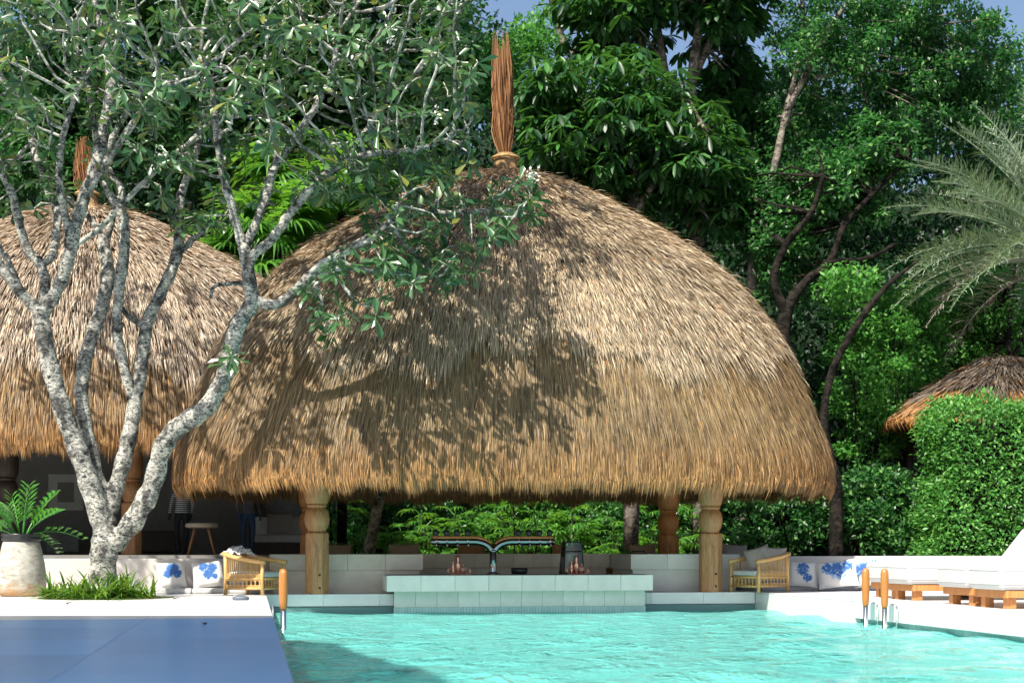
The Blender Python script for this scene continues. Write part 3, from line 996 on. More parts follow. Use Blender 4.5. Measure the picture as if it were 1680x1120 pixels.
# flanking counters and the back counter
def counter(label, x0, x1, y0, y1, z0, zc, zt, w, mat, front_only=False):
    c = tag(empty('low_wall', (x0, y0, z0)), label, 'wall')
    mb = MB(); mb.box(0.06, x1 - x0 - 0.06, 0.08, y1 - y0 - 0.05, 0.0, zc - z0); mb.build('plinth', mat, c)
    n = max(1, round((x1 - x0) / w)); dx = (x1 - x0) / n
    mb = MB(); mb.box(0.0015, dx - 0.0015, 0, y1 - y0, zc - z0 + 0.001, zt - z0)
    me = mb.mesh('cap_stone'); me.materials.append(M[mat])
    for i in range(n):
        o = link('cap_stone', me, mat, c, bevel=0.005); o.location = (i * dx, 0, 0)
    return c
counter('pale stone low wall left of the bar, behind the front post', 0.36, 3.30, 28.42, 30.2, 0.001, 0.44, 0.745, 0.74, 'sandstone')
counter('pale stone low wall right of the bar, behind the front post', 7.48, 9.76, 28.42, 30.2, 0.001, 0.44, 0.745, 0.76, 'bar_stone')
counter('long beige stone back counter between the two low walls', 3.32, 7.46, 30.10, 30.6, 0.001, 0.46, 0.75, 0.42, 'sandstone')
mb = MB(); mb.box(0.40, 9.72, 30.65, 32.6, 0.001, 0.42)
tag(mb.build('bench', 'tan_fabric', bevel=0.03), 'tan upholstered bench behind the bar counters', 'bench')

# white lounge walls and seats
def sofa(label, x0, x1, y, zt=0.66):
    s = tag(empty('built_in_sofa', (x0, y, 0.001)), label, 'sofa')
    mb = MB(); mb.box(0, x1 - x0, 0.0, 0.34, 0, zt); mb.build('back', 'sofa_wall', s, bevel=0.02)
    n = max(1, round((x1 - x0) / 1.4)); dx = (x1 - x0) / n
    for i in range(n):
        mb = MB(); mb.box(i * dx + 0.004, (i + 1) * dx - 0.004, -0.85, -0.002, 0.0, 0.10); mb.build('seat', 'white_fabric', s, bevel=0.03)
    return s
sofa('white built-in sofa on the deck behind the tree', -3.95, 0.30, 29.3)
sofa('white built-in sofa along the hedge behind the loungers', 9.98, 21.0, 29.02, 0.70)
mb = MB(); mb.lathe([(0.20, 0), (0.20, 0.6), (0.19, 0.64)], 20)
tag(mb.build('bollard', 'plaster', smooth=False, loc=at(92, 972, 28.4).to_2d().to_3d() + Vector((0, 0, 0.001))), 'short round white pillar between the jar and the tree', 'pillar')
# ================================================================== FRANGIPANI TREE (white bark, in front of the roofs)
TD = 25.6
tb = W((172 - 840) / FPX * TD, TD, 0)
frang = tag(empty('frangipani_tree', tb), 'spreading tree with pale mottled bark and many forking limbs on the deck', 'tree')
def loc(u, v, dd=0.0):
    return np.array(at(u, v, TD + dd) - tb)
LIMBS = {   # u, v, depth offset, radius px
 'trunk': [(166, 985, 0, 30), (168, 945, 0, 26), (171, 905, 0, 25), (173, 875, 0, 23), (174, 850, 0.02, 12), (174, 838, 0.02, 4)],
 'A': [(172, 885, 0, 18), (158, 830, -.1, 19), (135, 760, -.2, 18), (105, 680, -.35, 17), (80, 590, -.45, 15.5), (68, 525, -.5, 15), (66, 500, -.5, 14)],
 'A1': [(67, 515, -.5, 11), (42, 488, -.6, 10.5), (12, 452, -.8, 9.5), (-14, 410, -.9, 8), (-45, 330, -1.1, 6)],
 'A1b': [(38, 486, -.6, 6), (14, 430, -.5, 6), (-3, 400, -.4, 5), (-20, 340, -.2, 4)],
 'A2': [(68, 505, -.5, 10), (74, 470, -.5, 9.5), (66, 432, -.4, 9.5), (46, 410, -.4, 8.5), (32, 370, -.5, 8), (20, 320, -.7, 7.5), (2, 280, -.9, 6), (-20, 220, -1, 4.5)],
 'A2b': [(70, 432, -.4, 7.5), (86, 418, -.4, 8), (92, 385, -.2, 8), (95, 345, 0, 8), (78, 310, .2, 7.5), (62, 262, .4, 7), (40, 190, .5, 6.5), (10, 140, .5, 5.5), (-12, 90, .4, 4)],
 'A3': [(68, 520, -.5, 12), (92, 478, -.6, 12), (108, 440, -.7, 11.5), (120, 390, -.8, 11.5), (136, 330, -.8, 11), (152, 290, -.8, 11), (166, 235, -.7, 11), (178, 175, -.6, 11), (183, 120, -.5, 10), (172, 60, -.5, 8.5), (158, 10, -.5, 7), (150, -60, -.5, 5)],
 'A3b': [(112, 430, -.7, 8), (112, 380, -.9, 7.5), (104, 340, -1.1, 7), (96, 285, -1.3, 6.5), (104, 225, -1.5, 5.5), (122, 160, -1.6, 4.5), (150, 110, -1.7, 3.5)],
 'A3c': [(140, 322, -.8, 6.5), (172, 272, -1.0, 6), (210, 215, -1.3, 6), (250, 160, -1.5, 5.5), (300, 125, -1.7, 4.5), (350, 100, -1.8, 3.5)],
 'B': [(176, 860, .05, 17), (160, 790, .1, 15), (143, 710, .15, 14), (133, 640, .2, 13), (143, 575, .25, 13), (166, 505, .3, 13), (177, 450, .35, 13), (170, 400, .4, 11), (172, 385, .4, 10)],
 'B1': [(172, 396, .4, 8), (158, 372, .5, 6), (135, 345, .7, 5), (105, 320, .9, 4)],
 'B2': [(174, 392, .4, 8), (186, 350, .6, 7.5), (200, 315, .8, 7.5), (182, 285, .9, 7), (160, 240, 1.0, 6), (150, 170, 1.1, 5.5), (132, 100, 1.2, 4.5), (110, 40, 1.2, 3.5)],
 'B3': [(120, 405, -.2, 4.5), (150, 385, -.1, 5), (190, 350, 0, 5), (230, 305, .1, 5), (270, 265, .2, 5), (310, 235, .3, 4.5), (345, 200, .4, 4)],
 'C': [(180, 840, .1, 15), (193, 790, .15, 15), (208, 735, .2, 15), (220, 670, .3, 13.5), (232, 600, .4, 12.5), (241, 530, .5, 12), (262, 485, .6, 11.5), (283, 440, .7, 11), (293, 400, .8, 10.5), (294, 355, .9, 9.5), (300, 310, 1.0, 8), (322, 250, 1.2, 6.5), (330, 180, 1.4, 5), (320, 110, 1.5, 4)],
 'C1': [(218, 655, .3, 9), (203, 600, .2, 10), (192, 545, .1, 10), (195, 480, 0, 10), (203, 420, 0, 10.5), (203, 380, 0, 10.5), (199, 345, 0, 9.5), (178, 312, .1, 8), (172, 270, .2, 7), (190, 215, .3, 6), (230, 150, .4, 5), (260, 80, .4, 4)],
 'C2': [(236, 535, .5, 6), (213, 520, .4, 5), (196, 500, .4, 4)],
 'C3': [(290, 420, .8, 6), (322, 388, .9, 6), (350, 368, 1.0, 4)],
 'D': [(186, 895, 0, 19), (225, 845, -.1, 19), (252, 790, -.2, 18), (266, 735, -.3, 18), (295, 698, -.4, 18), (335, 672, -.5, 17), (362, 630, -.6, 16), (377, 580, -.7, 15.5), (390, 535, -.75, 15), (412, 500, -.8, 15), (416, 482, -.8, 14)],
 'D1': [(414, 495, -.8, 12.5), (408, 450, -.9, 12.5), (402, 410, -.9, 12), (394, 390, -.9, 9), (380, 340, -1, 7.5), (364, 280, -1.1, 7), (354, 200, -1.2, 6.5), (350, 150, -1.2, 5.5), (330, 90, -1.2, 4)],
 'D2': [(402, 410, -.9, 8), (420, 365, -.8, 8), (438, 320, -.7, 8), (450, 275, -.6, 8), (485, 225, -.6, 7.5), (522, 170, -.7, 6.5), (545, 110, -.8, 5.5), (560, 50, -.8, 4)],
 'D2b': [(438, 322, -.7, 5), (452, 262, -.5, 5), (448, 210, -.4, 4.5), (420, 150, -.4, 4)],
 'D3': [(408, 425, -.9, 9), (440, 398, -1, 9), (462, 370, -1.1, 8.5), (500, 320, -1.3, 8), (545, 280, -1.4, 7), (600, 255, -1.5, 6), (680, 245, -1.5, 4.5), (735, 230, -1.4, 3.5)],
 'D3b': [(464, 368, -1.1, 6.5), (510, 305, -1.0, 6.5), (560, 265, -1.0, 6), (600, 215, -1.0, 5), (640, 160, -1.0, 4)],
 'D4': [(418, 492, -.8, 11), (450, 500, -.9, 9), (480, 480, -1.0, 8.5), (510, 452, -1.1, 8.5), (545, 425, -1.1, 8), (600, 392, -1.1, 7.5), (640, 368, -1.1, 6), (690, 350, -1.1, 5), (760, 348, -1.1, 4), (815, 342, -1.0, 3)],
 'D4b': [(505, 455, -1.1, 5), (530, 430, -1.3, 5.5), (575, 412, -1.5, 5), (630, 375, -1.6, 4.5), (655, 330, -1.6, 4)],
 'D4c': [(640, 368, -1.1, 4.5), (665, 400, -1.1, 4), (700, 435, -1.0, 3.6), (730, 468, -.9, 3)],
 'D4d': [(520, 448, -1.1, 4.5), (570, 440, -1.2, 4.3), (620, 445, -1.2, 3.6), (680, 450, -1.1, 3.2)],
 'D4e': [(512, 455, -1.1, 4), (525, 485, -1.2, 3.6), (530, 515, -1.2, 3), (545, 545, -1.2, 2.6)],
 'D4f': [(545, 440, -1.15, 3.5), (565, 470, -1.2, 3.2), (580, 490, -1.2, 2.8)],
 'D5': [(412, 470, -.8, 6), (385, 465, -.9, 4), (352, 470, -1.0, 3.4), (345, 490, -1.0, 3)],
 'D6': [(372, 600, -.65, 4), (380, 580, -.95, 3.5)],
}
nodes, parents, fixed_r = [], [], []
MAIN = MB()
rs = np.random.default_rng(4)
for nm, pts in LIMBS.items():
    path = smooth_path([(*loc(u, v, dd), r / 106.0) for u, v, dd, r in pts], 5)
    n = len(path)
    rad = path[:, 3] * (1 + 0.07 * np.sin(np.arange(n) * 1.7 + len(nm)) + rs.normal(0, 0.03, n))
    xyz = path[:, :3] + rs.normal(0, 0.006, (n, 3))
    sides = 14 if path[0, 3] > 0.1 else 9
    if nm in ('trunk', 'A', 'B', 'C', 'D'):
        MAIN.tube([tuple(p) for p in xyz], list(rad), 18)
        if nm == 'D':
            tr_ = MAIN.build('trunk', 'bark_frangipani', frang, True)
            rm = tr_.modifiers.new('union', 'REMESH'); rm.mode = 'VOXEL'; rm.voxel_size = 0.022; rm.use_smooth_shade = True
            sm = tr_.modifiers.new('soft', 'SMOOTH'); sm.factor = 0.5; sm.iterations = 6
    else:
      mb = MB(); mb.tube([tuple(p) for p in xyz], list(np.maximum(rad, 0.012)), sides)
      mb.build('limb', 'bark_frangipani' if path[0, 3] > 0.055 else 'twig_frangipani', frang, True)
    if nm not in ('trunk', 'A', 'C2', 'D6', 'B', 'D'):
        k0 = max(2, int(n * 0.35))
        for i in range(k0, n):
            nodes.append(xyz[i])

# crown: twigs grow from the limbs towards points spread through the crown
ELL = [(90, 70, 210, 130, 1.2, -.9, 2.8), (330, 80, 240, 120, 1.7, -.9, 2.9), (560, 110, 230, 150, 2.3, -.6, 2.3), (685, 210, 110, 160, 2.1, -.8, 1.4),
       (620, 300, 130, 50, .45, -1.0, 1.0), (715, 400, 90, 70, .75, -1.2, .8), (840, 340, 45, 55, .45, -1.2, .6), (590, 480, 110, 60, .28, -1.5, .6),
       (-90, 180, 130, 180, .7, 0, 2.2), (250, 215, 220, 80, .6, -.8, 2.4), (30, 290, 90, 60, .25, 0, 1.5), (330, 350, 120, 35, .14, .4, 1.2),
       (380, 10, 400, 90, 1.3, 0, 2.6), (260, -80, 460, 70, 1.0, 0, 2.6), (690, -80, 170, 100, 1.7, -.2, 1.8), (560, -160, 260, 80, 1.1, 0, 2.2), (660, 80, 110, 120, 0.8, -.6, 1.6)]
wsum = sum(e[4] for e in ELL)
att = []
for (cu, cv, ru, rv, wt, dd, ds) in ELL:
    k = int(3000 * wt / wsum)
    a = rs.uniform(0, 6.283, k); q = np.sqrt(rs.random(k))
    att.append(at_np(cu + ru * q * np.cos(a), cv + rv * q * np.sin(a), TD + dd + rs.uniform(-ds, ds, k)) - np.array(tb))
att = np.vstack(att)
N = [np.array(p) for p in nodes]; par = [-1] * len(N); depth_n = [0] * len(N)
alive = np.ones(len(att), bool)
STEP, KILL = 0.19, 0.30
near_i = np.zeros(len(att), int); near_d = np.full(len(att), 1e9)
def update(i0):
    P = np.array(N[i0:])
    D = np.linalg.norm(att[:, None, :] - P[None], axis=2)
    j = D.argmin(1); dmin = D[np.arange(len(att)), j]
    m = dmin < near_d
    near_d[m] = dmin[m]; near_i[m] = j[m] + i0
update(0)
for it in range(70):
    act = alive & (near_d > KILL)
    alive = act
    if not act.any(): break
    dirs = {}
    for a in np.nonzero(act)[0]:
        if near_d[a] > 3.2: continue
        dirs.setdefault(near_i[a], []).append(a)
    i0 = len(N)
    for ni, al in dirs.items():
        d = att[al] - N[ni]
        d = norm(d).sum(0) + rs.normal(0, 0.35, 3) + np.array([0, 0, 0.25])
        l = np.linalg.norm(d)
        if l < 1e-4: continue
        N.append(N[ni] + d / l * STEP); par.append(ni); depth_n.append(depth_n[ni] + 1)
    if len(N) == i0: break
    update(i0)
kids = [[] for _ in N]
for i, p_ in enumerate(par):
    if p_ >= 0: kids[p_].append(i)
load = np.ones(len(N))
for i in range(len(N) - 1, -1, -1):
    if par[i] >= 0: load[par[i]] += load[i]
rad = 0.009 * load ** 0.42
rad = np.minimum(rad, 0.035)
mb = MB(); tips = []
for i in range(len(N)):
    if par[i] >= 0 and (par[par[i]] < 0 or len(kids[par[i]]) > 1 or True):
        pass
# follow chains
start = [i for i in range(len(N)) if par[i] >= 0 and (par[par[i]] == -1 or kids[par[i]][0] != i)]
for s0 in start:
    chain = [par[s0], s0]
    while kids[chain[-1]]:
        chain.append(kids[chain[-1]][0])
    tips.append((N[chain[-1]], N[chain[-1]] - N[chain[-2]]))
    pts = [tuple(N[c]) for c in chain]
    rr = [float(rad[c]) for c in chain]; rr[0] = rr[1]
    mb.tube(pts, rr, 5, False)
tag(mb.build('twigs', 'twig_frangipani', frang, True), kind='stuff')

# whorls of long leaves at the twig ends; tips of the traced limbs too
for nm, pts in LIMBS.items():
    if nm in ('A1', 'A1b', 'A2', 'A2b', 'A3', 'A3b', 'A3c', 'B1', 'B2', 'B3', 'C', 'C1', 'C3', 'D1', 'D2', 'D2b', 'D3', 'D3b', 'D4', 'D4b', 'D4c', 'D4d', 'D4e', 'D4f', 'D6'):
        e1, e0 = loc(*pts[-1][:3]), loc(*pts[-2][:3])
        for _ in range(2 if nm in ('D4e', 'D4f', 'D6', 'D4c', 'D4d') else 1):
            tips.append((e1 + rs.normal(0, 0.05, 3), e1 - e0))
for i in range(len(N)):        # a few side whorls
    if par[i] >= 0 and kids[i] and load[i] < 4 and rs.random() < 0.28:
        tips.append((N[i], N[i] - N[par[i]] + rs.normal(0, 0.15, 3)))
P_, A_, N_, L_, W_ = [], [], [], [], []
for (tp, td) in tips:
    td = td / max(np.linalg.norm(td), 1e-6)
    td = td * 0.6 + np.array([0, 0, 0.55]); td /= np.linalg.norm(td)
    o1 = np.cross(td, [0.3, 0.2, 0.93]); o1 /= max(np.linalg.norm(o1), 1e-6); o2 = np.cross(td, o1)
    k = rs.integers(6, 11)
    for q in range(k):
        a = q * 2.4 + rs.uniform(-.3, .3)
        el = rs.uniform(-0.55, 0.75)
        out = o1 * math.cos(a) + o2 * math.sin(a)
        ax = out * math.cos(el) + td * math.sin(el) - np.array([0, 0, 0.18])
        P_.append(tp - td * rs.uniform(0, 0.1)); A_.append(ax); N_.append(td + rs.normal(0, 0.25, 3)); L_.append(rs.uniform(0.20, 0.37)); W_.append(rs.uniform(0.075, 0.12))
P_, A_, N_, L_, W_ = map(np.array, (P_, A_, N_, L_, W_))
# the 300 leaves that show best (hanging free in front of the roof) are single pieces, the rest one mass
rel = P_ + np.array(tb)
dep = rel[:, 0] * SY + rel[:, 1] * CY
uu = 840 + (rel[:, 0] * CY - rel[:, 1] * SY) / dep * FPX
vv = 900 - (rel[:, 2] - EYE) / dep * FPX
score = np.where((uu > 0) & (uu < 1680) & (vv > 0), vv, -1e4) + (TD - dep) * 25
order = np.argsort(-score)
single, rest = order[:300], order[300:]
V, F = leaves_np(P_[rest], A_[rest], N_[rest], L_[rest], W_[rest], OBOVATE)
tag(np_mesh('crown', V, F, 'leaf_frangipani', frang), kind='stuff')
lm = []
for k in range(6):
    V, F = leaves_np(np.zeros((1, 3)), np.array([[1., 0, 0]]), np.array([[0., 0, 1]]), np.array([1.0]), np.array([0.27 + 0.02 * k]), OBOVATE)
    me = bpy.data.meshes.new('leaf'); me.from_pydata(V.tolist(), [], F.tolist()); me.materials.append(M['leaf_frangipani']); lm.append(me)
for i in single:
    o = link('leaf', lm[i % 6], None, frang)
    ax = norm(A_[i]); sd = norm(np.cross(N_[i], ax)); up = np.cross(ax, sd)
    s = L_[i]
    o.matrix_local = Matrix(((ax[0] * s, sd[0] * s, up[0] * s, P_[i][0]), (ax[1] * s, sd[1] * s, up[1] * s, P_[i][1]), (ax[2] * s, sd[2] * s, up[2] * s, P_[i][2]), (0, 0, 0, 1)))
# small clusters of white blossom
for (u, v, dd) in ((720, 188, -1.9), (872, 288, -1.8), (262, 250, -1.5), (640, 60, -1.8)):
    c = loc(u, v, dd)
    k = 26
    P = c + rs.normal(0, 0.06, (k, 3))
    V, F = leaves_np(P, rand_dirs(k) + np.array([0, 0, 0.4]), rand_dirs(k), rs.uniform(0.05, 0.08, k), rs.uniform(0.03, 0.045, k), DIAMOND)
    np_mesh('blossom', V, F, 'petal', frang)

# ================================================================== BACKGROUND TREES
def clump_leaves(centers, radii, per, L, Wd, droop=0.3, tmpl=DIAMOND, flat=0.75, seed=0):
    r = np.random.default_rng(seed)
    C = np.repeat(centers, per, axis=0); Rr = np.repeat(radii, per)
    n = len(C)
    d = norm(r.normal(size=(n, 3)))
    q = r.random(n) ** 0.45
    P = C + d * (Rr * q)[:, None] * np.array([1, 1, flat])
    A = d * 0.5 + r.normal(size=(n, 3)) * 0.7 + np.array([0, 0, -droop])
    Nn = np.array([0, 0, 1.0]) + d * 0.5 + r.normal(size=(n, 3)) * 0.45
    return leaves_np(P, A, Nn, r.uniform(*L, n), r.uniform(*Wd, n), tmpl)

def whorl_leaves(tips, k, L, Wd, el, seed, tmpl=DROOPY):
    """each tip carries a whorl of k hanging leaflets"""
    r = np.random.default_rng(seed)
    P, A, Nn = [], [], []
    n = len(tips)
    a0 = r.uniform(0, 6.28, n)
    tilt = r.normal(0, 0.25, (n, 3))
    for q in range(k):
        a = a0 + q * 6.283 / k + r.normal(0, 0.12, n)
        e = r.uniform(el[0], el[1], n)
        out = np.stack([np.cos(a) * np.cos(e), np.sin(a) * np.cos(e), np.sin(e)], -1)
        P.append(tips + out * 0.03); A.append(out + tilt * 0.5); Nn.append(np.stack([np.zeros(n), np.zeros(n), np.ones(n)], -1) + out * 0.3 + tilt)
    P, A, Nn = np.vstack(P), np.vstack(A), np.vstack(Nn)
    m = len(P)
    return leaves_np(P, A, Nn, r.uniform(*L, m), r.uniform(*Wd, m), tmpl)

def trunk_path(root, pts, mat, name='trunk', base=None, n=9):
    """pts: (u, v, d, radius m)"""
    b = np.array(root.location)
    path = smooth_path([(*(np.array(at(u, v, d)) - b), r) for u, v, d, r in pts], 5)
    rad = path[:, 3] * (1 + 0.06 * np.sin(np.arange(len(path)) * 1.3))
    mb = MB(); mb.tube([tuple(p) for p in path[:, :3]], list(rad), n)
    return mb.build(name, mat, root, True)

def ell_points(spec, r):
    """spec rows: u, v, d, ru px, rv px, rd m, n"""
    out = []
    for (u, v, d, ru, rv, rd, n) in spec:
        a = norm(r.normal(size=(n, 3))); q = r.random((n, 1)) ** 0.42
        p = a * q
        out.append(at_np(u + ru * p[:, 0], v + rv * p[:, 1], d + rd * p[:, 2]))
    return np.vstack(out)

def bg_tree(name, label, ubase, d, trunks, spec, kind, mat, bmat, seed, per=90, L=(0.12, 0.2), Wd=(0.06, 0.1), rad=(0.45, 0.9), group='trees behind the pavilions', twigs=True):
    r = np.random.default_rng(seed)
    root = tag(empty(name, W((ubase - 840) / FPX * d, d, -0.05)), label, 'tree', group)
    b = np.array(root.location)
    ends = []
    for i, t in enumerate(trunks):
        trunk_path(root, t, bmat, 'trunk' if i == 0 else 'branch')
        for (u, v, dd, rr) in t[1:]:
            ends.append(np.array(at(u, v, dd)) - b)
    C = ell_points(spec, r) - b
    if twigs and ends:
        E = np.array(ends); mb = MB()
        for c in C[:: max(1, len(C) // 70)]:
            j = np.linalg.norm(E - c, axis=1).argmin()
            e0 = E[j]; mid = (e0 + c) / 2 + r.normal(0, 0.15, 3)
            if np.linalg.norm(e0 - c) < 4.5:
                mb.tube([tuple(e0), tuple(mid), tuple(c)], [0.045, 0.028, 0.012], 5, False)
        if mb.v: tag(mb.build('twigs', bmat, root, True), kind='stuff')
    if kind == 'whorl':
        V, F = whorl_leaves(C, per, L, Wd, (-0.95, 0.05), seed)
    else:
        V, F = clump_leaves(C, r.uniform(*rad, len(C)), per, L, Wd, 0.3, DIAMOND, 0.7, seed)
    tag(np_mesh('crown', V, F, mat, root), kind='stuff')
    return root

bg_tree('umbrella_tree', 'tree with drooping whorls of long glossy leaves right of the roof finial', 1040, 37.5,
        [[(1035, 900, 37.5, .2), (1045, 420, 37.5, .17), (1038, 340, 37.5, .14), (1045, 280, 37.4, .12), (1030, 230, 37.3, .10), (1010, 150, 37, .05)],
         [(1045, 400, 37.5, .12), (985, 330, 37.8, .10), (950, 290, 38, .09), (938, 240, 38, .08), (930, 160, 38, .04)],
         [(1040, 350, 37.5, .1), (1100, 260, 37.4, .07), (1150, 200, 37.3, .04)]],
        [(1000, 180, 37.2, 150, 115, 1.8, 310), (900, 180, 37, 60, 120, 1.5, 90), (1110, 240, 37.4, 110, 90, 1.6, 190), (1030, 300, 38.5, 160, 70, 1.5, 170), (930, 280, 38.4, 70, 70, 1.2, 80), (1180, 300, 38.2, 60, 90, 1, 80)],
        'whorl', 'leaf_umbrella', 'bark_grey', 31, 9, (0.34, 0.55), (0.10, 0.16))
bg_tree('tall_tree', 'tall grey trunked tree forking above the right shoulder of the roof', 1140, 40.5,
        [[(1150, 900, 40.5, .26), (1142, 420, 40.5, .23), (1132, 300, 40.4, .2), (1130, 200, 40.2, .17), (1138, 110, 40, .14), (1150, 20, 39.8, .12), (1155, -90, 39.6, .09)],
         [(1130, 210, 40.2, .12), (1105, 160, 40.4, .11), (1088, 100, 40.6, .10), (1078, 30, 40.8, .08), (1060, -60, 41, .06)],
         [(1136, 130, 40.1, .12), (1160, 80, 40.2, .1), (1185, 10, 40.2, .08), (1200, -60, 40.2, .06)],
         [(1125, 230, 40.2, .10), (1060, 120, 41, .08), (1052, 60, 41, .07), (1063, -30, 41, .05)]],
        [(1040, 5, 40.5, 140, 45, 2, 190), (1200, 0, 40, 70, 60, 1.6, 120), (1160, -80, 40, 200, 70, 2.4, 220), (1020, 75, 42.5, 110, 35, 1.2, 60), (960, -10, 41.5, 60, 50, 1.5, 70), (1080, -190, 38, 200, 90, 2.6, 110), (1190, 120, 41.5, 60, 90, 1.2, 110), (1230, 210, 41, 50, 80, 1.2, 80)],
        'whorl', 'leaf_umbrella', 'bark_grey', 32, 8, (0.36, 0.6), (0.14, 0.2))
bg_tree('leaning_tree', 'tree with pale leaning trunk and fine leaves beyond the right side of the roof', 1240, 38.5,
        [[(1215, 900, 38.5, .16), (1232, 480, 38.5, .13), (1250, 370, 38.4, .12), (1272, 270, 38.3, .10), (1290, 190, 38.2, .09), (1318, 130, 38, .08), (1352, 60, 37.8, .065), (1395, 0, 37.6, .05), (1440, -50, 37.6, .05)],
         [(1285, 200, 38.2, .08), (1315, 80, 38.6, .07), (1316, -20, 38.8, .06)],
         [(1318, 130, 38, .07), (1400, 110, 38.5, .06), (1470, 30, 39, .04)]],
        [(1400, 60, 38.5, 150, 90, 2.4, 90), (1560, 80, 39, 130, 110, 2.4, 100), (1480, 180, 39.5, 150, 70, 2, 60), (1300, 200, 40, 60, 90, 1.5, 34), (1650, 200, 40, 90, 120, 2, 56), (1420, -60, 39, 260, 60, 3, 90), (1330, 330, 40, 70, 70, 1.2, 34)],
        'clump', 'leaf_small', 'bark_grey', 33, 100, (0.10, 0.19), (0.055, 0.10), (0.22, 0.58))
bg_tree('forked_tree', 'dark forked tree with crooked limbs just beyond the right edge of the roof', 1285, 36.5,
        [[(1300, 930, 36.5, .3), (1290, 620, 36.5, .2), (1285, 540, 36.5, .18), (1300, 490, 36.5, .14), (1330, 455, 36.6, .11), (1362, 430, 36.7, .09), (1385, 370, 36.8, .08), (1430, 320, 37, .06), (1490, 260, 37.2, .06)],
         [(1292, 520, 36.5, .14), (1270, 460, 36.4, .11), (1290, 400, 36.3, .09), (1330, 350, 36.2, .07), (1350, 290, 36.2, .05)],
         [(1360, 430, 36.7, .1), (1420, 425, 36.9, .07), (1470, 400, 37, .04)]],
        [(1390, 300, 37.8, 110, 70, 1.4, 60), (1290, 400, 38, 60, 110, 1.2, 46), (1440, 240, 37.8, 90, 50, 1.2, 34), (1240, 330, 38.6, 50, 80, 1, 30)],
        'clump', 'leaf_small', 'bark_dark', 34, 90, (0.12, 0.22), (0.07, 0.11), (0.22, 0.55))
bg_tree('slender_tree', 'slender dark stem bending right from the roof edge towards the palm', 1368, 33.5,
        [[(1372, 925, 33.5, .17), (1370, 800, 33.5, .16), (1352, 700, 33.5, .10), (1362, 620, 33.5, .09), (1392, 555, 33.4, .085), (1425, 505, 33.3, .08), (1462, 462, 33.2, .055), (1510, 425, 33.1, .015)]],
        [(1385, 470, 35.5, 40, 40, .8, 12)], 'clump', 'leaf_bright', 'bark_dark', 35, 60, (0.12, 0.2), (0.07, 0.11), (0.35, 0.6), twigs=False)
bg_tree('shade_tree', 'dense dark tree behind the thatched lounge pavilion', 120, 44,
        [[(130, 900, 44, .35), (140, 400, 44, .3), (120, 250, 44, .25), (100, 100, 44, .2), (90, -60, 44, .12)],
         [(125, 260, 44, .18), (200, 160, 44.5, .14), (280, 60, 45, .1)]],
        [(60, 120, 44, 220, 130, 3, 100), (280, 80, 45, 190, 110, 3, 90), (120, -40, 44, 300, 80, 3, 90), (150, -180, 40, 300, 90, 3, 110), (320, 230, 44, 150, 90, 2, 60), (40, 270, 43.5, 150, 60, 2, 40)],
        'clump', 'leaf_small', 'bark_dark', 36, 130, (0.14, 0.24), (0.08, 0.13), (0.6, 1.1))
bg_tree('broad_tree', 'broad dark tree between the two thatched domes', 470, 43,
        [[(470, 900, 43, .36), (462, 360, 43, .34), (470, 250, 43, .3), (480, 120, 43.2, .22), (500, -40, 43.4, .14)],
         [(470, 240, 43, .2), (560, 140, 43, .16), (640, 40, 43, .1), (660, -60, 43, .07)],
         [(640, 60, 43, .12), (655, 20, 43, .11), (640, -80, 43, .08)]],
        [(560, 90, 43.5, 170, 120, 2.6, 110), (430, 60, 44, 140, 120, 2.6, 90), (700, 150, 44, 120, 110, 2, 80), (560, 230, 45, 170, 70, 2, 80), (520, -50, 44, 260, 70, 3, 90), (620, -180, 40, 260, 90, 3, 110)],
        'clump', 'leaf_small', 'bark_dark', 37, 130, (0.14, 0.24), (0.08, 0.13), (0.6, 1.1))
bg_tree('thin_tree', 'thin pale stem rising beside the reed finial of the bar roof', 790, 45,
        [[(900, 900, 45, .16), (935, 160, 45, .12), (925, 80, 45, .11), (905, 0, 45, .09), (890, -80, 45, .07)]],
        [(800, 130, 45.5, 70, 60, 1.5, 24), (870, 60, 45.5, 50, 45, 1.5, 14), (720, 30, 45.5, 60, 70, 1.5, 26)],
        'clump', 'leaf_bright', 'bark_grey', 38, 110, (0.14, 0.24), (0.08, 0.12), (0.5, 0.9), twigs=False)
bg_tree('young_tree', 'young thin stemmed tree above the small thatched shelter', 1660, 42,
        [[(1655, 900, 42, .1), (1658, 620, 42, .08), (1655, 560, 42, .07), (1660, 480, 42, .05), (1668, 420, 42, .03)],
         [(1656, 600, 42, .05), (1675, 560, 42, .04), (1690, 500, 42, .02)]],
        [(1660, 500, 42.5, 80, 60, 1.2, 24), (1600, 550, 43, 60, 50, 1.0, 16)],
        'clump', 'leaf_bright', 'bark_dark', 39, 90, (0.1, 0.17), (0.055, 0.09), (0.35, 0.7))

# shrubs in front of the wood
def shrub(label, u, v, d, ru, rv, rd, n, mat, seed, per=110, L=(0.10, 0.17), Wd=(0.06, 0.10), group='shrubs behind the pool bar'):
    r = np.random.default_rng(seed)
    root = tag(empty('shrub', W((u - 840) / FPX * d, d, -0.05)), label, 'shrub', group)
    b = np.array(root.location)
    C = ell_points([(u, v, d, ru, rv, rd, n)], r) - b
    C = C[C[:, 2] > 0.1]
    mb = MB()
    for c in C[:: max(1, len(C) // 14)]:
        k = r.normal(0, 0.3, 2)
        mb.tube([(k[0], k[1], 0), (c[0] * 0.5 + k[0], c[1] * 0.5, c[2] * 0.55), tuple(c)], [0.045, 0.03, 0.012], 5, False)
    tag(mb.build('stems', 'bark_dark', root, True), kind='stuff')
    V, F = clump_leaves(C, r.uniform(0.2, 0.55, len(C)), per, L, Wd, 0.3, DIAMOND, 0.8, seed)
    tag(np_mesh('foliage', V, F, mat, root), kind='stuff')
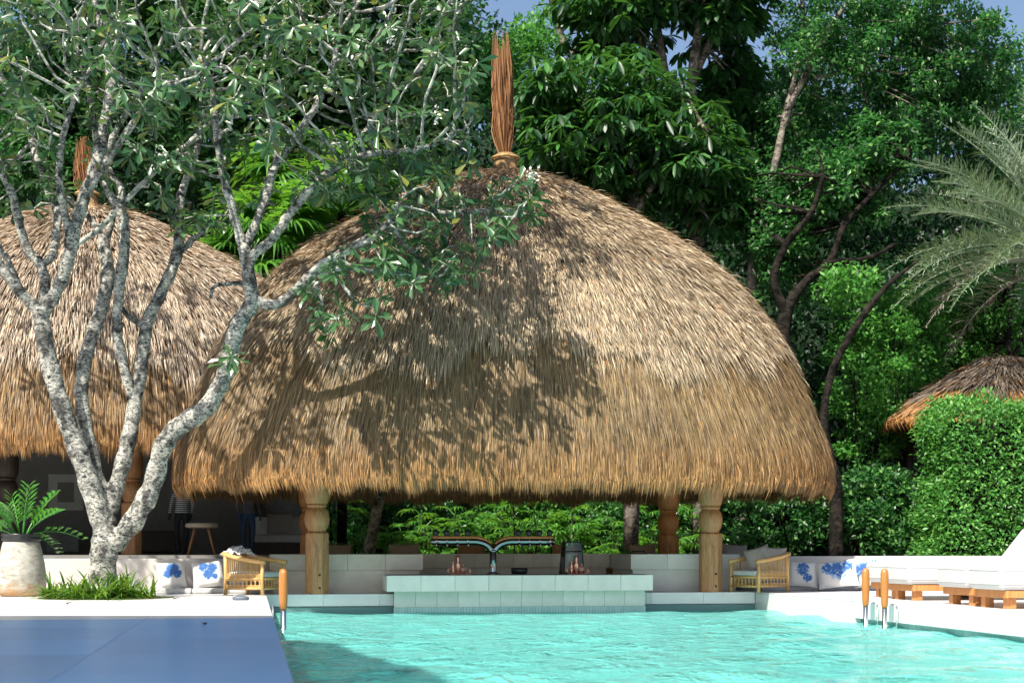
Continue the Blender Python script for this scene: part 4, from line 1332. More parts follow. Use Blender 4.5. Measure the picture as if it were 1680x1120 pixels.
for i, (lab, u, v, d, ru, rv, rd, n, mt) in enumerate([
    ('leafy green shrub showing right of the bar roof beside the slender stem', 1430, 610, 38.5, 80, 170, 1.2, 70, 'leaf_bright'),
    ('tall green shrub left of the small thatched shelter', 1490, 560, 41, 70, 110, 1.2, 70, 'leaf_bright'),
    ('dark low shrub left of the clipped hedge', 1440, 840, 34.5, 70, 90, 1.0, 60, 'leaf_small'),
    ('dark shrub below the right end of the bar roof', 1290, 800, 36, 90, 140, 1.2, 70, 'leaf_small'),
    ('green thicket above the small thatched shelter', 1600, 520, 44, 120, 90, 1.5, 90, 'leaf_bright'),
    ('dense green shrub seen under the middle of the bar roof', 880, 840, 42.5, 160, 90, 1.0, 90, 'leaf_bright'),
    ('dense green shrub seen under the left of the bar roof', 620, 845, 42, 140, 90, 1.0, 80, 'leaf_small'),
    ('dense green shrub seen under the right of the bar roof', 1100, 850, 42, 140, 90, 1.0, 80, 'leaf_small')]):
    shrub(lab, u, v, d, ru, rv, rd, n, mt, 50 + i)

# the wood beyond: one mass of foliage
def far_wood():
    r = np.random.default_rng(77)
    n = 2900
    u = r.uniform(-320, 2000, n)
    top = 95 + 70 * np.sin(u / 130.0) + 45 * np.sin(u / 47.0 + 1) + 40 * np.sin(u / 300.0 + 2)
    v = top + (930 - top) * r.random(n) ** 0.85
    d = r.uniform(49, 57, n)
    C = at_np(u, v, d)
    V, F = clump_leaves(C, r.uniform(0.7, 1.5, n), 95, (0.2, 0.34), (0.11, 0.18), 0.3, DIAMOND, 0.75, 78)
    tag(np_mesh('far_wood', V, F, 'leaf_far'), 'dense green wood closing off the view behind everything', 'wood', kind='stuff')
far_wood()

# ------------------------------------------------------------------ clipped hedge
def hedge():
    d = 31.6
    p0 = at(1548, 905, 32.4)
    root = tag(empty('hedge', (p0.x, p0.y, -0.05)), 'tall clipped small-leaved green hedge behind the loungers', 'hedge')
    x1, y1, h = 12.0, 1.6, 4.1
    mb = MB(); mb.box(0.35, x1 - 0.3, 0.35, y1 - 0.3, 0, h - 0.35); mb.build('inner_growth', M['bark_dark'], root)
    r = np.random.default_rng(91)
    n = 52000
    fs = r.random(n)
    X = r.uniform(0, x1, n); Y = r.uniform(0, y1, n); Z = r.uniform(0, h, n)
    front = fs < 0.6; left = (fs >= 0.6) & (fs < 0.75); top = fs >= 0.75
    Y[front] = 0; X[left] = 0; Z[top] = h
    lump = 0.10 * np.sin(X * 2.1 + 1) * np.sin(Z * 1.9) + 0.08 * np.sin(X * 5.3 + Z * 4.1) + 0.05 * np.sin(X * 11 + Z * 9)
    P = np.stack([X, Y, Z], -1) + r.normal(0, 0.09, (n, 3))
    P[front, 1] -= lump[front]; P[left, 0] -= lump[left] ; P[top, 2] += lump[top] * 0.8
    P[:, 0] += (Z / h) * 0.35
    out = np.zeros((n, 3)); out[front, 1] = -1; out[left, 0] = -1; out[top, 2] = 1
    V, F = leaves_np(P, out * 0.6 + r.normal(0, 0.6, (n, 3)), np.array([0, 0, 1.0]) + out * 0.7 + r.normal(0, 0.4, (n, 3)), r.uniform(0.08, 0.15, n), r.uniform(0.045, 0.075, n), DIAMOND)
    tag(np_mesh('foliage', V, F, 'leaf_hedge', root), kind='stuff')
hedge()

# ------------------------------------------------------------------ palms
def feather_frond(L, arch, seed, dead=False, n=64):
    """frond along +x in its own space, arching down; returns rachis and leaflet meshes"""
    r = np.random.default_rng(seed)
    t = np.linspace(0, 1, 14)
    px = L * (t - 0.18 * arch * t ** 2.2); pz = L * (0.22 * t - arch * 0.55 * t ** 2.1)
    mb = MB(); mb.tube([(a, 0, b) for a, b in zip(px, pz)], list(0.030 * (1 - t) + 0.006), 6)
    rach = mb.mesh('rachis'); rach.materials.append(M['leaf_palm' if not dead else 'leaf_dead'])
    tt = np.linspace(0.10, 0.995, n)
    tt = np.concatenate([tt, tt]); sg = np.concatenate([np.ones(n), -np.ones(n)])
    m = len(tt)
    X = np.interp(tt, t, px); Z = np.interp(tt, t, pz)
    tx = np.interp(tt, t, np.gradient(px, t)); tz = np.interp(tt, t, np.gradient(pz, t))
    T = norm(np.stack([tx, np.zeros(m), tz], -1))
    ll = 0.62 * np.sin(np.clip(tt * 1.02 + 0.05, 0, 1) * math.pi) ** 0.55 * r.uniform(0.75, 1.15, m) + 0.08
    A = T * 0.75 + np.stack([np.zeros(m), sg * 0.75, np.full(m, 0.45)], -1) + r.normal(0, 0.22, (m, 3))
    V, F = leaves_np(np.stack([X, np.zeros(m), Z], -1), A, np.array([0, 0, 1.0]) + r.normal(0, 0.3, (m, 3)), ll, np.full(m, 0.026), BLADE)
    me = bpy.data.meshes.new('leaflets'); me.from_pydata(V.tolist(), [], F.tolist())
    me.materials.append(M['leaf_dead' if dead else 'leaf_palm'])
    return rach, me

pb = W((1760 - 840) / FPX * 36.0, 36.0, -0.05)
palm = tag(empty('date_palm', pb), 'grey-green feather palm whose fronds reach in from the right edge', 'palm tree')
ch = 7.9
mb = MB(); mb.tube([(0.1, 0, 0), (0.05, 0, 2), (0, 0, 4), (0, 0, ch)], [0.22, 0.19, 0.18, 0.2], 12); mb.build('trunk', 'bark_grey', palm, True)
fr = [feather_frond(5.2, 0.42, 1, False, 84), feather_frond(5.5, 0.62, 2, False, 84), feather_frond(5.2, 0.85, 3, False, 84), feather_frond(4.7, 1.05, 4, True, 84)]
rp = np.random.default_rng(6)
for k in range(39):
    tier = k % 3
    az = k * 2.39996 + rp.uniform(-.15, .15)
    el = [0.95, 0.52, 0.12][tier] + rp.uniform(-.12, .12)
    kind = [0, 1, 2][tier]
    if k in (5, 14, 26): kind = 3; el = -0.12
    f = bpy.data.objects.new('frond', fr[kind][0]); COL.objects.link(f); f.parent = palm
    f.location = (0, 0, ch - 0.05); f.rotation_euler = (rp.uniform(-.2, .2), -el, az)
    l = bpy.data.objects.new('leaflets', fr[kind][1]); COL.objects.link(l); l.parent = f
    tag(l, kind='stuff')
# four fronds aimed into the view, as seen
for (az, el, kind) in ((R(172), 0.42, 1), (R(186), 0.16, 2), (R(196), 0.70, 0), (R(178), 0.02, 3), (R(205), 0.36, 1), (R(160), 0.28, 2), (R(180), 0.62, 1), (R(192), 0.30, 1), (R(168), 0.05, 2), (R(214), 0.1, 2), (R(200), -0.05, 2)):
    f = bpy.data.objects.new('frond', fr[kind][0]); COL.objects.link(f); f.parent = palm
    f.location = (0, 0, ch - 0.05); f.rotation_euler = (0.05, -el, az)
    l = bpy.data.objects.new('leaflets', fr[kind][1]); COL.objects.link(l); l.parent = f
    tag(l, kind='stuff')

def fan_mesh(k, L, spread, wid, seed, droop=0.25):
    r = np.random.default_rng(seed)
    a = np.linspace(-spread, spread, k) + r.normal(0, 0.03, k)
    A = np.stack([np.cos(a), np.sin(a), r.uniform(-0.12, 0.12, k)], -1)
    V, F = leaves_np(np.zeros((k, 3)), A, np.array([0, 0, 1.0]) + r.normal(0, 0.15, (k, 3)), L * r.uniform(0.8, 1.05, k) * (1 - 0.25 * np.abs(a) / spread), np.full(k, wid), BLADE)
    V[:, 2] -= droop * (np.linalg.norm(V[:, :2], axis=1) / L) ** 2 * L * 0.6
    me = bpy.data.meshes.new('fan_leaf'); me.from_pydata(V.tolist(), [], F.tolist()); me.materials.append(M['leaf_fan'])
    return me
FANS = [fan_mesh(9, 0.42, 1.5, 0.05, 1), fan_mesh(11, 0.48, 1.7, 0.045, 2), fan_mesh(8, 0.38, 1.3, 0.055, 3, 0.5)]
BIGFANS = [fan_mesh(28, 1.35, 2.2, 0.085, 4, 0.18), fan_mesh(26, 1.25, 2.0, 0.085, 5, 0.35)]

def fan_plant(name, label, pos, height, nf, fans, reach, seed, group, cat='palm', stem=True, smat='bark_dark'):
    r = np.random.default_rng(seed)
    root = tag(empty(name, pos), label, cat, group)
    if stem:
        mb = MB(); mb.tube([(0, 0, 0), (0.05, 0.02, height * 0.5), (0, 0, height)], [0.03, 0.026, 0.02] if height < 3 else [0.14, 0.12, 0.1], 7); mb.build('stem', smat, root, True)
    mb = MB()
    for k in range(nf):
        az = k * 2.39996 + r.uniform(-.2, .2)
        el = r.uniform(-0.15, 1.1)
        hh = height * r.uniform(0.45, 1.0) if height < 3 else height
        tip = Vector((math.cos(az) * math.cos(el), math.sin(az) * math.cos(el), math.sin(el))) * reach * r.uniform(0.7, 1.1) + Vector((0, 0, hh))
        mb.tube([(0, 0, hh), tuple(Vector((0, 0, hh)).lerp(tip, 0.5) + Vector((0, 0, 0.06))), tuple(tip)], [0.014, 0.012, 0.010], 4, False)
        o = link('fan_leaf', fans[k % len(fans)], None, root)
        o.location = tip
        o.rotation_euler = (r.uniform(-.3, .3), -el * 0.5 + r.uniform(0.0, 0.5), az)
        s = r.uniform(0.8, 1.2); o.scale = (s, s, s)
    tag(mb.build('stalks', 'leaf_fan', root), kind='stuff')
    return root
r_ = np.random.default_rng(8)
spots = []
for i, u in enumerate(np.linspace(545, 1150, 28)):
    d = r_.uniform(38.2, 40.2)
    hgt = r_.uniform(1.0, 2.3)
    fan_plant('lady_palm', 'fan-leaved lady palm growing in the green bed behind the bar bench', W((u + r_.uniform(-12, 12) - 840) / FPX * d, d, -0.05 + 0.0), hgt, 13, FANS, 0.42, 100 + i, 'lady palms behind the bar')
for i, (u, v, d) in enumerate([(560, 345, 38.5), (455, 385, 38), (620, 300, 40), (500, 290, 40.5), (430, 440, 38)]):
    c = at(u, v, d)
    fan_plant('fan_palm', ['bright green fan palm rising between the two domes, beside the bar roof', 'bright green fan palm lowest between the two domes', 'tall fan palm nearest the top of the bar roof', 'fan palm behind the forked limbs of the pale tree', 'small fan palm at the right shoulder of the lounge roof'][i],
              (c.x, c.y, -0.05), c.z, 24, BIGFANS, 1.15, 140 + i, 'fan palms between the domes')
# pale ringed palm stem seen under the roof
pp = W((606 - 840) / FPX * 33.2, 33.2, -0.05)
st = tag(empty('slim_palm', pp), 'slim pale ringed palm stem under the left of the bar roof', 'palm')
mb = MB(); pts = [(-0.18 + 0.055 * k, 0, k * 0.28) for k in range(14)]
mb.tube([tuple(p) for p in pts], [0.165 - 0.006 * k for k in range(14)], 12); mb.build('stem', 'bark_palm', st, True)
for k in range(13):
    mb = MB(); z = 0.14 + k * 0.28
    mb.lathe([(0.168 - 0.006 * k, -0.012), (0.176 - 0.006 * k, 0), (0.166 - 0.006 * k, 0.012)], 12, (-0.18 + 0.055 * (z / 0.28), 0, z)); mb.build('ring', 'bark_palm', st, True)
for k in range(9):
    o = link('fan_leaf', BIGFANS[k % 2], None, st); o.location = (0.55, 0, 3.6); o.rotation_euler = (0, 0.2 * (k % 3) - 0.2, k * 0.7)
# ================================================================== PLANTS ON THE DECK
# big jar with a potted plant
jd = 26.4
jp = W((35 - 840) / FPX * jd, jd, 0.001)
jar = tag(empty('clay_jar', jp), 'big weathered grey clay jar with dark rim at the left edge', 'jar')
def jar_mat():
    m, nt, b = new_mat('clay')
    tc = node(nt, 'ShaderNodeTexCoord')
    v = mapping(nt, tc.outputs['Object'], (1, 1, 2.2))
    n = noise(nt, 4.5, 8, 0.7, v, 0.5)
    r1 = ramp(nt, [(0.3, (0.16, 0.14, 0.11)), (0.5, (0.34, 0.33, 0.29)), (0.7, (0.46, 0.46, 0.42))], n.outputs[0])
    sp = node(nt, 'ShaderNodeSeparateXYZ'); nt.links.new(tc.outputs['Object'], sp.inputs[0])
    ad = node(nt, 'ShaderNodeMath', operation='MULTIPLY_ADD'); ad.inputs[1].default_value = 0.45
    nt.links.new(n.outputs[0], ad.inputs[0]); nt.links.new(sp.outputs['Z'], ad.inputs[2])
    f = node(nt, 'ShaderNodeMapRange'); f.inputs[1].default_value = 0.50; f.inputs[2].default_value = 0.26
    nt.links.new(ad.outputs[0], f.inputs[0])
    mx = node(nt, 'ShaderNodeMix', data_type='RGBA'); mx.inputs['B'].default_value = (0.34, 0.20, 0.09, 1)
    nt.links.new(f.outputs[0], mx.inputs['Factor']); nt.links.new(r1.outputs[0], mx.inputs['A'])
    nt.links.new(mx.outputs['Result'], b.inputs['Base Color'])
    b.inputs['Roughness'].default_value = 0.8
    n2 = noise(nt, 30, 5, 0.65, tc.outputs['Object']); bump(nt, b, n2.outputs[0], 0.35, 0.02)
    return m
M['clay'] = jar_mat()
mb = MB()
mb.lathe([(0.33, 0), (0.385, 0.02), (0.42, 0.10), (0.435, 0.22), (0.43, 0.38), (0.405, 0.58), (0.365, 0.78), (0.325, 0.95), (0.31, 0.99)], 40)
mb.build('body', 'clay', jar, True)
mb = MB(); mb.lathe([(0.30, 0.99), (0.335, 0.995), (0.345, 1.03), (0.335, 1.06), (0.335, 1.085), (0.35, 1.10), (0.34, 1.125), (0.29, 1.125), (0.28, 1.07)], 40)
mb.build('rim', 'black', jar, True)
mb = MB(); mb.lathe([(0.28, 1.05), (0.01, 1.06)], 24); mb.build('soil', 'soil', jar)
zz = tag(empty('pot_plant', jp + Vector((0, 0, 1.06))), 'glossy green arching plant growing in the clay jar', 'plant')
V, F = leaves_np(np.zeros((1, 3)), np.array([[1., 0, 0]]), np.array([[0., 0, 1]]), np.array([1.0]), np.array([0.40]), OBOVATE)
zl = bpy.data.meshes.new('leaf'); zl.from_pydata(V.tolist(), [], F.tolist()); zl.materials.append(M['leaf_pot'])
rz = np.random.default_rng(12)
for k, (az, el, L) in enumerate([(8, 28, 0.98), (165, 62, 0.85), (190, 35, 0.8), (80, 80, 0.95), (40, 66, 0.95), (120, 74, 0.82), (330, 52, 0.8), (215, 66, 0.75), (260, 58, 0.8), (300, 76, 0.9), (150, 45, 0.7), (20, 12, 0.6)]):
    az, el = R(az), R(el)
    pts = []
    for t in np.linspace(0, 1, 10):
        ee = el - 0.75 * t * (1 - el / 1.7)
        pts.append(Vector((math.cos(az) * math.cos(ee), math.sin(az) * math.cos(ee), math.sin(ee))) * L * t)
    mb = MB(); mb.tube([tuple(p) for p in pts], [0.018 - 0.0013 * i for i in range(10)], 6)
    fo = mb.build('frond', 'leaf_pot', zz, True); fo.location = (0.08 * math.cos(az), 0.08 * math.sin(az), 0)
    for i in range(3, 10):
        tdir = (pts[i] - pts[i - 1]).normalized()
        sd = tdir.cross(Vector((0, 0, 1))).normalized()
        for s in (-1, 1):
            o = link('leaf', zl, None, fo)
            ax = (sd * s * 0.8 + tdir * 0.55 + Vector((0, 0, 0.45 + rz.uniform(-.1, .15)))).normalized()
            n_ = (Vector((0, 0, 1)) - tdir * 0.3 - sd * s * 0.7 + Vector(rz.normal(0, .1, 3))).normalized()
            yv = n_.cross(ax).normalized(); nv = ax.cross(yv)
            sc = (0.25 - 0.006 * abs(i - 6) * 2) * rz.uniform(0.9, 1.1)
            p = pts[i]
            o.matrix_local = Matrix(((ax.x * sc, yv.x * sc, nv.x * sc, p.x), (ax.y * sc, yv.y * sc, nv.y * sc, p.y), (ax.z * sc, yv.z * sc, nv.z * sc, p.z), (0, 0, 0, 1)))

# strap-leaved clumps round the tree foot
LAB = ['strap-leaved clump nearest the clay jar', 'strap-leaved clump between the jar and the tree trunk', 'bright strap-leaved clump right in front of the tree trunk', 'tall strap-leaved clump right of the tree trunk', 'strap-leaved clump at the sofa end of the tree bed', 'low strap-leaved clump behind the tree trunk']
for k, (u, d, n, hgt) in enumerate([(92, 25.3, 110, 0.58), (126, 25.0, 130, 0.64), (165, 24.8, 140, 0.66), (202, 25.1, 130, 0.72), (232, 25.5, 100, 0.5), (195, 26.1, 110, 0.78)]):
    r = np.random.default_rng(200 + k)
    root = tag(empty('strap_plant', W((u - 840) / FPX * d, d, 0.004)), LAB[k], 'plant', 'plants round the tree foot')
    P = np.stack([r.normal(0, 0.10, n), r.normal(0, 0.10, n), np.zeros(n)], -1)
    az = r.uniform(0, 6.283, n); el = r.uniform(0.15, 1.3, n)
    A = np.stack([np.cos(az) * np.cos(el), np.sin(az) * np.cos(el), np.sin(el)], -1)
    L = r.uniform(0.6, 1.15, n) * hgt
    # bend each strap with three joined pieces
    w = r.uniform(0.010, 0.024, n)
    S = norm(np.cross(A, np.array([0, 0, 1.0]) + r.normal(0, .05, (n, 3))))
    rows = []
    for t, wf in ((0, 1.0), (0.35, 1.0), (0.65, 0.8), (0.88, 0.5)):
        C = P + A * (L * t)[:, None]; C[:, 2] -= 0.72 * hgt * t ** 2.3 * np.cos(el) ; C[:, :2] += A[:, :2] * (L * 0.35 * t ** 2)[:, None]
        C[:, 2] = np.maximum(C[:, 2], 0.012)
        rows += [C - S * (w * wf)[:, None], C + S * (w * wf)[:, None]]
    C = P + A * L[:, None]; C[:, 2] -= 0.74 * hgt * np.cos(el); C[:, :2] += A[:, :2] * (L * 0.4)[:, None]; C[:, 2] = np.maximum(C[:, 2], 0.01)
    rows.append(C)
    V = np.stack(rows, 1).reshape(-1, 3)
    F = (np.array([(0, 1, 3), (0, 3, 2), (2, 3, 5), (2, 5, 4), (4, 5, 7), (4, 7, 6), (6, 7, 8)])[None] + np.arange(n)[:, None, None] * 9).reshape(-1, 3)
    tag(np_mesh('leaves', V, F, 'leaf_strap', root), kind='stuff')
mb = MB(); q = W((175 - 840) / FPX * 25.5, 25.5)
mb.lathe([(1.15, 0.0), (1.15, 0.004)], 32, (q.x, q.y, 0.0)); tag(mb.build('tree_bed', 'soil'), kind='structure')
q = W((395 - 840) / FPX * 24.3, 24.3, 0.001)
mb = MB(); mb.lathe([(0.02, 0.0), (0.125, 0.003), (0.145, 0.03), (0.12, 0.06), (0.06, 0.078), (0.01, 0.08)], 18)
o = mb.build('deck_stone', plain('slate', (0.10, 0.12, 0.16), 0.6), None, True); o.location = q; o.scale = (1, 0.8, 1)
tag(o, 'small flat dark grey stone on the deck before the cane chair', 'stone')

# ================================================================== CUSHIONS
def pillow(label, name, u, v, d, w, h, t, lean, yaw, roll, mat, group=None, fringe=False):
    c = at(u, v, d)
    me = pillow_mesh(w, h, t)
    o = link(name, me, mat, None, True)
    o.location = c
    o.rotation_mode = 'QUATERNION'
    o.rotation_quaternion = Quaternion((0, 0, 1), R(yaw)) @ Quaternion((1, 0, 0), R(90 - lean)) @ Quaternion((0, 0, 1), R(roll))
    tag(o, label, 'pillow', group)
    if fringe:
        r = np.random.default_rng(int(u)); n = 170
        s = r.integers(0, 4, n); q = r.uniform(-1, 1, n)
        X = np.where(s < 2, q, np.where(s == 2, -1, 1)) * w / 2 * 0.98; Y = np.where(s == 0, -1, np.where(s == 1, 1, q)) * h / 2 * 0.98
        out = np.stack([np.where(s < 2, 0, np.sign(X)), np.where(s < 2, np.sign(Y), 0), np.zeros(n)], -1) + r.normal(0, .35, (n, 3))
        V, F = leaves_np(np.stack([X, Y, np.zeros(n)], -1), out, rand_dirs(n), r.uniform(0.025, 0.05, n), np.full(n, 0.014), DIAMOND)
        tag(np_mesh('fringe', V, F, mat, o), kind='stuff')
    return o
pillow('white pillow with blue flower print, left one on the left sofa', 'pillow', 281, 943, 28.1, 0.56, 0.54, 0.2, 18, -4, 6, 'print_small')
pillow('white pillow with blue flower print, middle one on the left sofa', 'pillow', 341, 942, 28.15, 0.60, 0.54, 0.2, 20, -6, 8, 'print_pair')
pillow('white pillow half hidden behind the left cane chair', 'pillow', 398, 942, 28.35, 0.56, 0.52, 0.2, 18, -4, 4, 'white_fabric')
pillow('white pillow with pale blue sprays beside the right cane chair', 'pillow', 1316, 941, 29.6, 0.62, 0.56, 0.2, 20, -14, -4, 'print_spray')
pillow('big grey-white pillow with dark blue leaf print on the right sofa', 'pillow', 1374, 941, 29.35, 0.80, 0.60, 0.22, 24, -22, 7, 'print_big')
pillow('blue printed pillow wedged against the first lounger on the right sofa', 'pillow', 1421, 940, 29.7, 0.6, 0.56, 0.2, 18, -30, 14, 'print_big')
for k, (u, d, w, lab, mt) in enumerate([(552, 31.4, 0.62, 'fringed beige pillow showing right behind the left front post', 'beige_fabric'), (664, 31.6, 0.66, 'fringed beige pillow above the left low wall of the bar', 'beige_fabric'),
        (775, 31.9, 0.62, 'tan pillow behind the left arm of the tap tower', 'tan_fabric'), (927, 31.9, 0.6, 'tan pillow behind the right arm of the tap tower', 'tan_fabric'),
        (1056, 32.2, 0.62, 'fringed beige pillow left of the right rear post', 'beige_fabric'), (1206, 32.0, 0.62, 'grey pillow between the right front post and the cane chair', 'grey_fabric')]):
    c = at(u, 900, d)
    vv_ = 900 - (0.70 - EYE) / d * FPX
    pillow(lab, 'pillow', u, vv_, d, w, 0.52, 0.18, 14, -6 + 3 * k, (-3, 4, 2, -5, 3, -4)[k], mt, None, mt == 'beige_fabric')

# ================================================================== CANE CHAIRS
def cane_chair(label, pos, yaw):
    """faces +x in its own space"""
    c = tag(empty('cane_chair', pos, yaw), label, 'chair', 'cane armchairs by the bar')
    hw, fd_, bd = 0.38, 0.40, -0.40
    for (x, y, h) in ((fd_, hw, 0.60), (fd_, -hw, 0.60), (bd, hw, 0.74), (bd, -hw, 0.74)):
        mb = MB(); mb.tube([(x, y, 0), (x * 0.98, y, h * 0.5), (x, y, h)], [0.034, 0.032, 0.034], 10); mb.build('leg', 'rattan', c, True)
    for s in (-1, 1):
        mb = MB(); mb.tube([(fd_ + 0.05, s * hw, 0.60), (fd_ * 0.4, s * hw, 0.635), (bd * 0.5, s * hw, 0.69), (bd - 0.04, s * hw, 0.75)], 0.042, 10); mb.build('arm_rail', 'rattan', c, True)
        for z in (0.12, 0.30):
            mb = MB(); mb.tube([(fd_, s * hw, z), (bd, s * hw, z)], 0.022, 8); mb.build('side_rail', 'rattan', c, True)
        mb = MB()
        for i in range(17):
            x = bd + 0.04 + (fd_ - bd - 0.08) * i / 16
            zt = 0.60 + 0.14 * (fd_ - x) / (fd_ - bd)
            mb.tube([(x, s * hw, 0.31), (x, s * hw + 0.006, 0.45), (x, s * hw, zt)], 0.0085, 5, False)
            x2 = x + 0.045 * (1 if i % 2 else -1)
            mb.tube([(x, s * hw, 0.30), (x2, s * hw, 0.12)], 0.008, 5, False)
        for z in (0.335, 0.36, 0.385, 0.15, 0.175, 0.27):
            mb.tube([(bd, s * hw, z), (0, s * hw + 0.008, z), (fd_, s * hw, z)], 0.010, 5, False)
        tag(mb.build('side_weave', 'rattan', c, True), kind='stuff')
    mb = MB(); mb.tube([(bd - 0.04, -hw, 0.75), (bd - 0.06, 0, 0.76), (bd - 0.04, hw, 0.75)], 0.042, 10); mb.build('back_rail', 'rattan', c, True)
    for x in (fd_, bd):
        for z in (0.12, 0.30):
            mb = MB(); mb.tube([(x, -hw, z), (x, hw, z)], 0.024, 8); mb.build('cross_rail', 'rattan', c, True)
    mb = MB()
    for i in range(15):
        y = -hw + 0.04 + (2 * hw - 0.08) * i / 14
        mb.tube([(bd, y, 0.30), (bd - 0.02, y, 0.5), (bd - 0.04, y, 0.74)], 0.009, 5, False)
        mb.tube([(fd_, y, 0.30), (fd_, y + 0.04 * (1 if i % 2 else -1), 0.12)], 0.008, 5, False)
    tag(mb.build('end_weave', 'rattan', c, True), kind='stuff')
    mb = MB(); mb.box(bd + 0.05, fd_ + 0.02, -hw + 0.05, hw - 0.05, 0.325, 0.43); mb.build('seat_cushion', 'white_fabric', c, bevel=0.035)
    return c
cp1 = W((418 - 840) / FPX * 27.3, 27.3, 0.001)
cane_chair('sunlit golden cane armchair at the corner of the left deck', cp1, R(-32))
cp2 = W((1246 - 840) / FPX * 28.9, 28.9, 0.001)
cane_chair('shaded cane armchair right of the bar with two grey pillows', cp2, R(180 + 25))
# throw over the left chair's back corner
def throw():
    r = np.random.default_rng(3)
    root = tag(empty('throw_blanket', cp1), 'crumpled grey-white fringed throw over the left cane chair', 'blanket')
    n = 18
    vs, fs = [], []
    for j in range(n + 1):
        for i in range(n + 1):
            a, b = i / n * 2 - 1, j / n * 2 - 1
            x = -0.36 + a * 0.20; y = b * 0.26
            z = 0.80 + 0.09 * math.exp(-(a * a + b * b) * 1.3) + 0.022 * math.sin(9 * a + 2 * b) + 0.02 * math.sin(8 * b - 5 * a) - 0.10 * max(0, abs(a) - 0.6) - 0.12 * max(0, abs(b) - 0.7)
            vs.append((x, y, z))
    for j in range(n):
        for i in range(n):
            fs.append((j * (n + 1) + i, j * (n + 1) + i + 1, (j + 1) * (n + 1) + i + 1, (j + 1) * (n + 1) + i))
    root.rotation_euler = (0, 0, R(-32))
    m, nt, b = new_mat('throw')
    tc = node(nt, 'ShaderNodeTexCoord')
    w = node(nt, 'ShaderNodeTexWave', wave_type='BANDS', bands_direction='X'); w.inputs['Scale'].default_value = 9.0; w.inputs['Distortion'].default_value = 3.0
    nt.links.new(tc.outputs['Object'], w.inputs['Vector'])
    rr = ramp(nt, [(0.5, (0.72, 0.70, 0.68)), (0.85, (0.25, 0.25, 0.28))], w.outputs[0]); nt.links.new(rr.outputs[0], b.inputs['Base Color']); b.inputs['Roughness'].default_value = 0.95
    M['throw'] = m
    mb = MB(); mb.add(vs, fs); o = mb.build('cloth', 'throw', root, True)
    so = o.modifiers.new('thick', 'SOLIDIFY'); so.thickness = 0.02
    k = 120
    P = np.array([vs[r.integers(0, n + 1) * (n + 1) + (0 if r.random() < .5 else n)] for _ in range(k)])
    V, F = leaves_np(P, np.stack([np.sign(P[:, 0] + 0.36) * 0.7, r.normal(0, .4, k), r.uniform(-1, .3, k)], -1), rand_dirs(k), r.uniform(0.04, 0.08, k), np.full(k, 0.012), DIAMOND)
    tag(np_mesh('fringe', V, F, 'throw', root), kind='stuff')
throw()
for k, (dx, dy, ro, lab) in enumerate(((-0.05, 0.05, 9, 'grey pillow standing left in the shaded cane armchair'), (0.22, -0.06, -12, 'grey pillow leaning right in the shaded cane armchair'))):
    c = cp2 + Vector((dx + 0.05, dy, 0.66))
    o = link('pillow', pillow_mesh(0.5, 0.48, 0.18), 'grey_fabric', None, True)
    o.location = c; o.rotation_mode = 'QUATERNION'
    o.rotation_quaternion = Quaternion((0, 0, 1), R(-25 + 10 * k)) @ Quaternion((1, 0, 0), R(72)) @ Quaternion((0, 0, 1), R(ro + 8))
    tag(o, lab, 'pillow')

# ================================================================== SUN LOUNGERS
def lounger(label, y, x0=10.36, w=1.02):
    root = tag(empty('sun_lounger', (x0, y, 0.001)), label, 'sun lounger', 'sun loungers along the pool')
    h = w / 2
    def soft(o, width=0.085):
        b = o.modifiers['bevel']; b.width = width; b.segments = 5
        o.data.polygons.foreach_set('use_smooth', [True] * len(o.data.polygons))
    mb = MB(); mb.box(0.0, 2.6, -h + 0.015, h - 0.015, 0.265, 0.63); soft(mb.build('mattress', 'white_fabric', root, bevel=0.08))
    for z in (0.35, 0.545):
        ring = []
        cr, ex = 0.085, 0.001
        for (cx, cy, a0) in ((2.6 - cr, h - 0.015 - cr, 0), (cr, h - 0.015 - cr, 90), (cr, -h + 0.015 + cr, 180), (2.6 - cr, -h + 0.015 + cr, 270)):
            for q in range(6):
                a = R(a0 + 18 * q); ring.append((cx + (cr + ex) * math.cos(a), cy + (cr + ex) * math.sin(a), z))
        ring.append(ring[0])
        mb = MB(); mb.tube(ring, 0.007, 6, False); mb.build('piping', 'white_fabric', root, True)
    ang = R(50)
    br = empty('backrest', (2.62, 0, 0.33)); br.parent = root; br.rotation_euler = (0, -ang, 0)
    mb = MB(); mb.box(0.0, 0.98, -h + 0.02, h - 0.02, 0.03, 0.27); soft(mb.build('back_mattress', 'white_fabric', br, bevel=0.08))
    mb = MB(); mb.box(0.0, 0.95, -h + 0.05, h - 0.05, -0.01, 0.028); mb.build('back_board', 'wood_teak', br)
    for s in (-1, 1):
        mb = MB(); mb.box(0.16, 3.40, s * (h - 0.09) - 0.03, s * (h - 0.09) + 0.03, 0.156, 0.262); mb.build('side_rail', 'wood_teak', root, bevel=0.006)
    for x in (0.10, 3.40):
        mb = MB(); mb.box(x, x + 0.058, -h + 0.05, h - 0.05, 0.154, 0.261); mb.build('end_rail', 'wood_teak', root, bevel=0.006)
    for x in (0.10, 1.7, 3.2):
        for s in (-1, 1):
            mb = MB(); mb.box(x + 0.062, x + 0.20, s * (h - 0.19) - 0.065, s * (h - 0.19) + 0.065, 0, 0.152); mb.build('leg', 'wood_teak', root, bevel=0.006)
    for i in range(9):
        mb = MB(); mb.box(0.25 + i * 0.2, 0.37 + i * 0.2, -h + 0.13, h - 0.13, 0.245, 0.2635); mb.build('slat', 'wood_teak', root)
    return root
lounger('white sun lounger on teak frame, farthest of the four, next to the sofa', 24.05, 10.75)
lounger('white sun lounger on teak frame, second from the sofa', 22.95, 10.60)
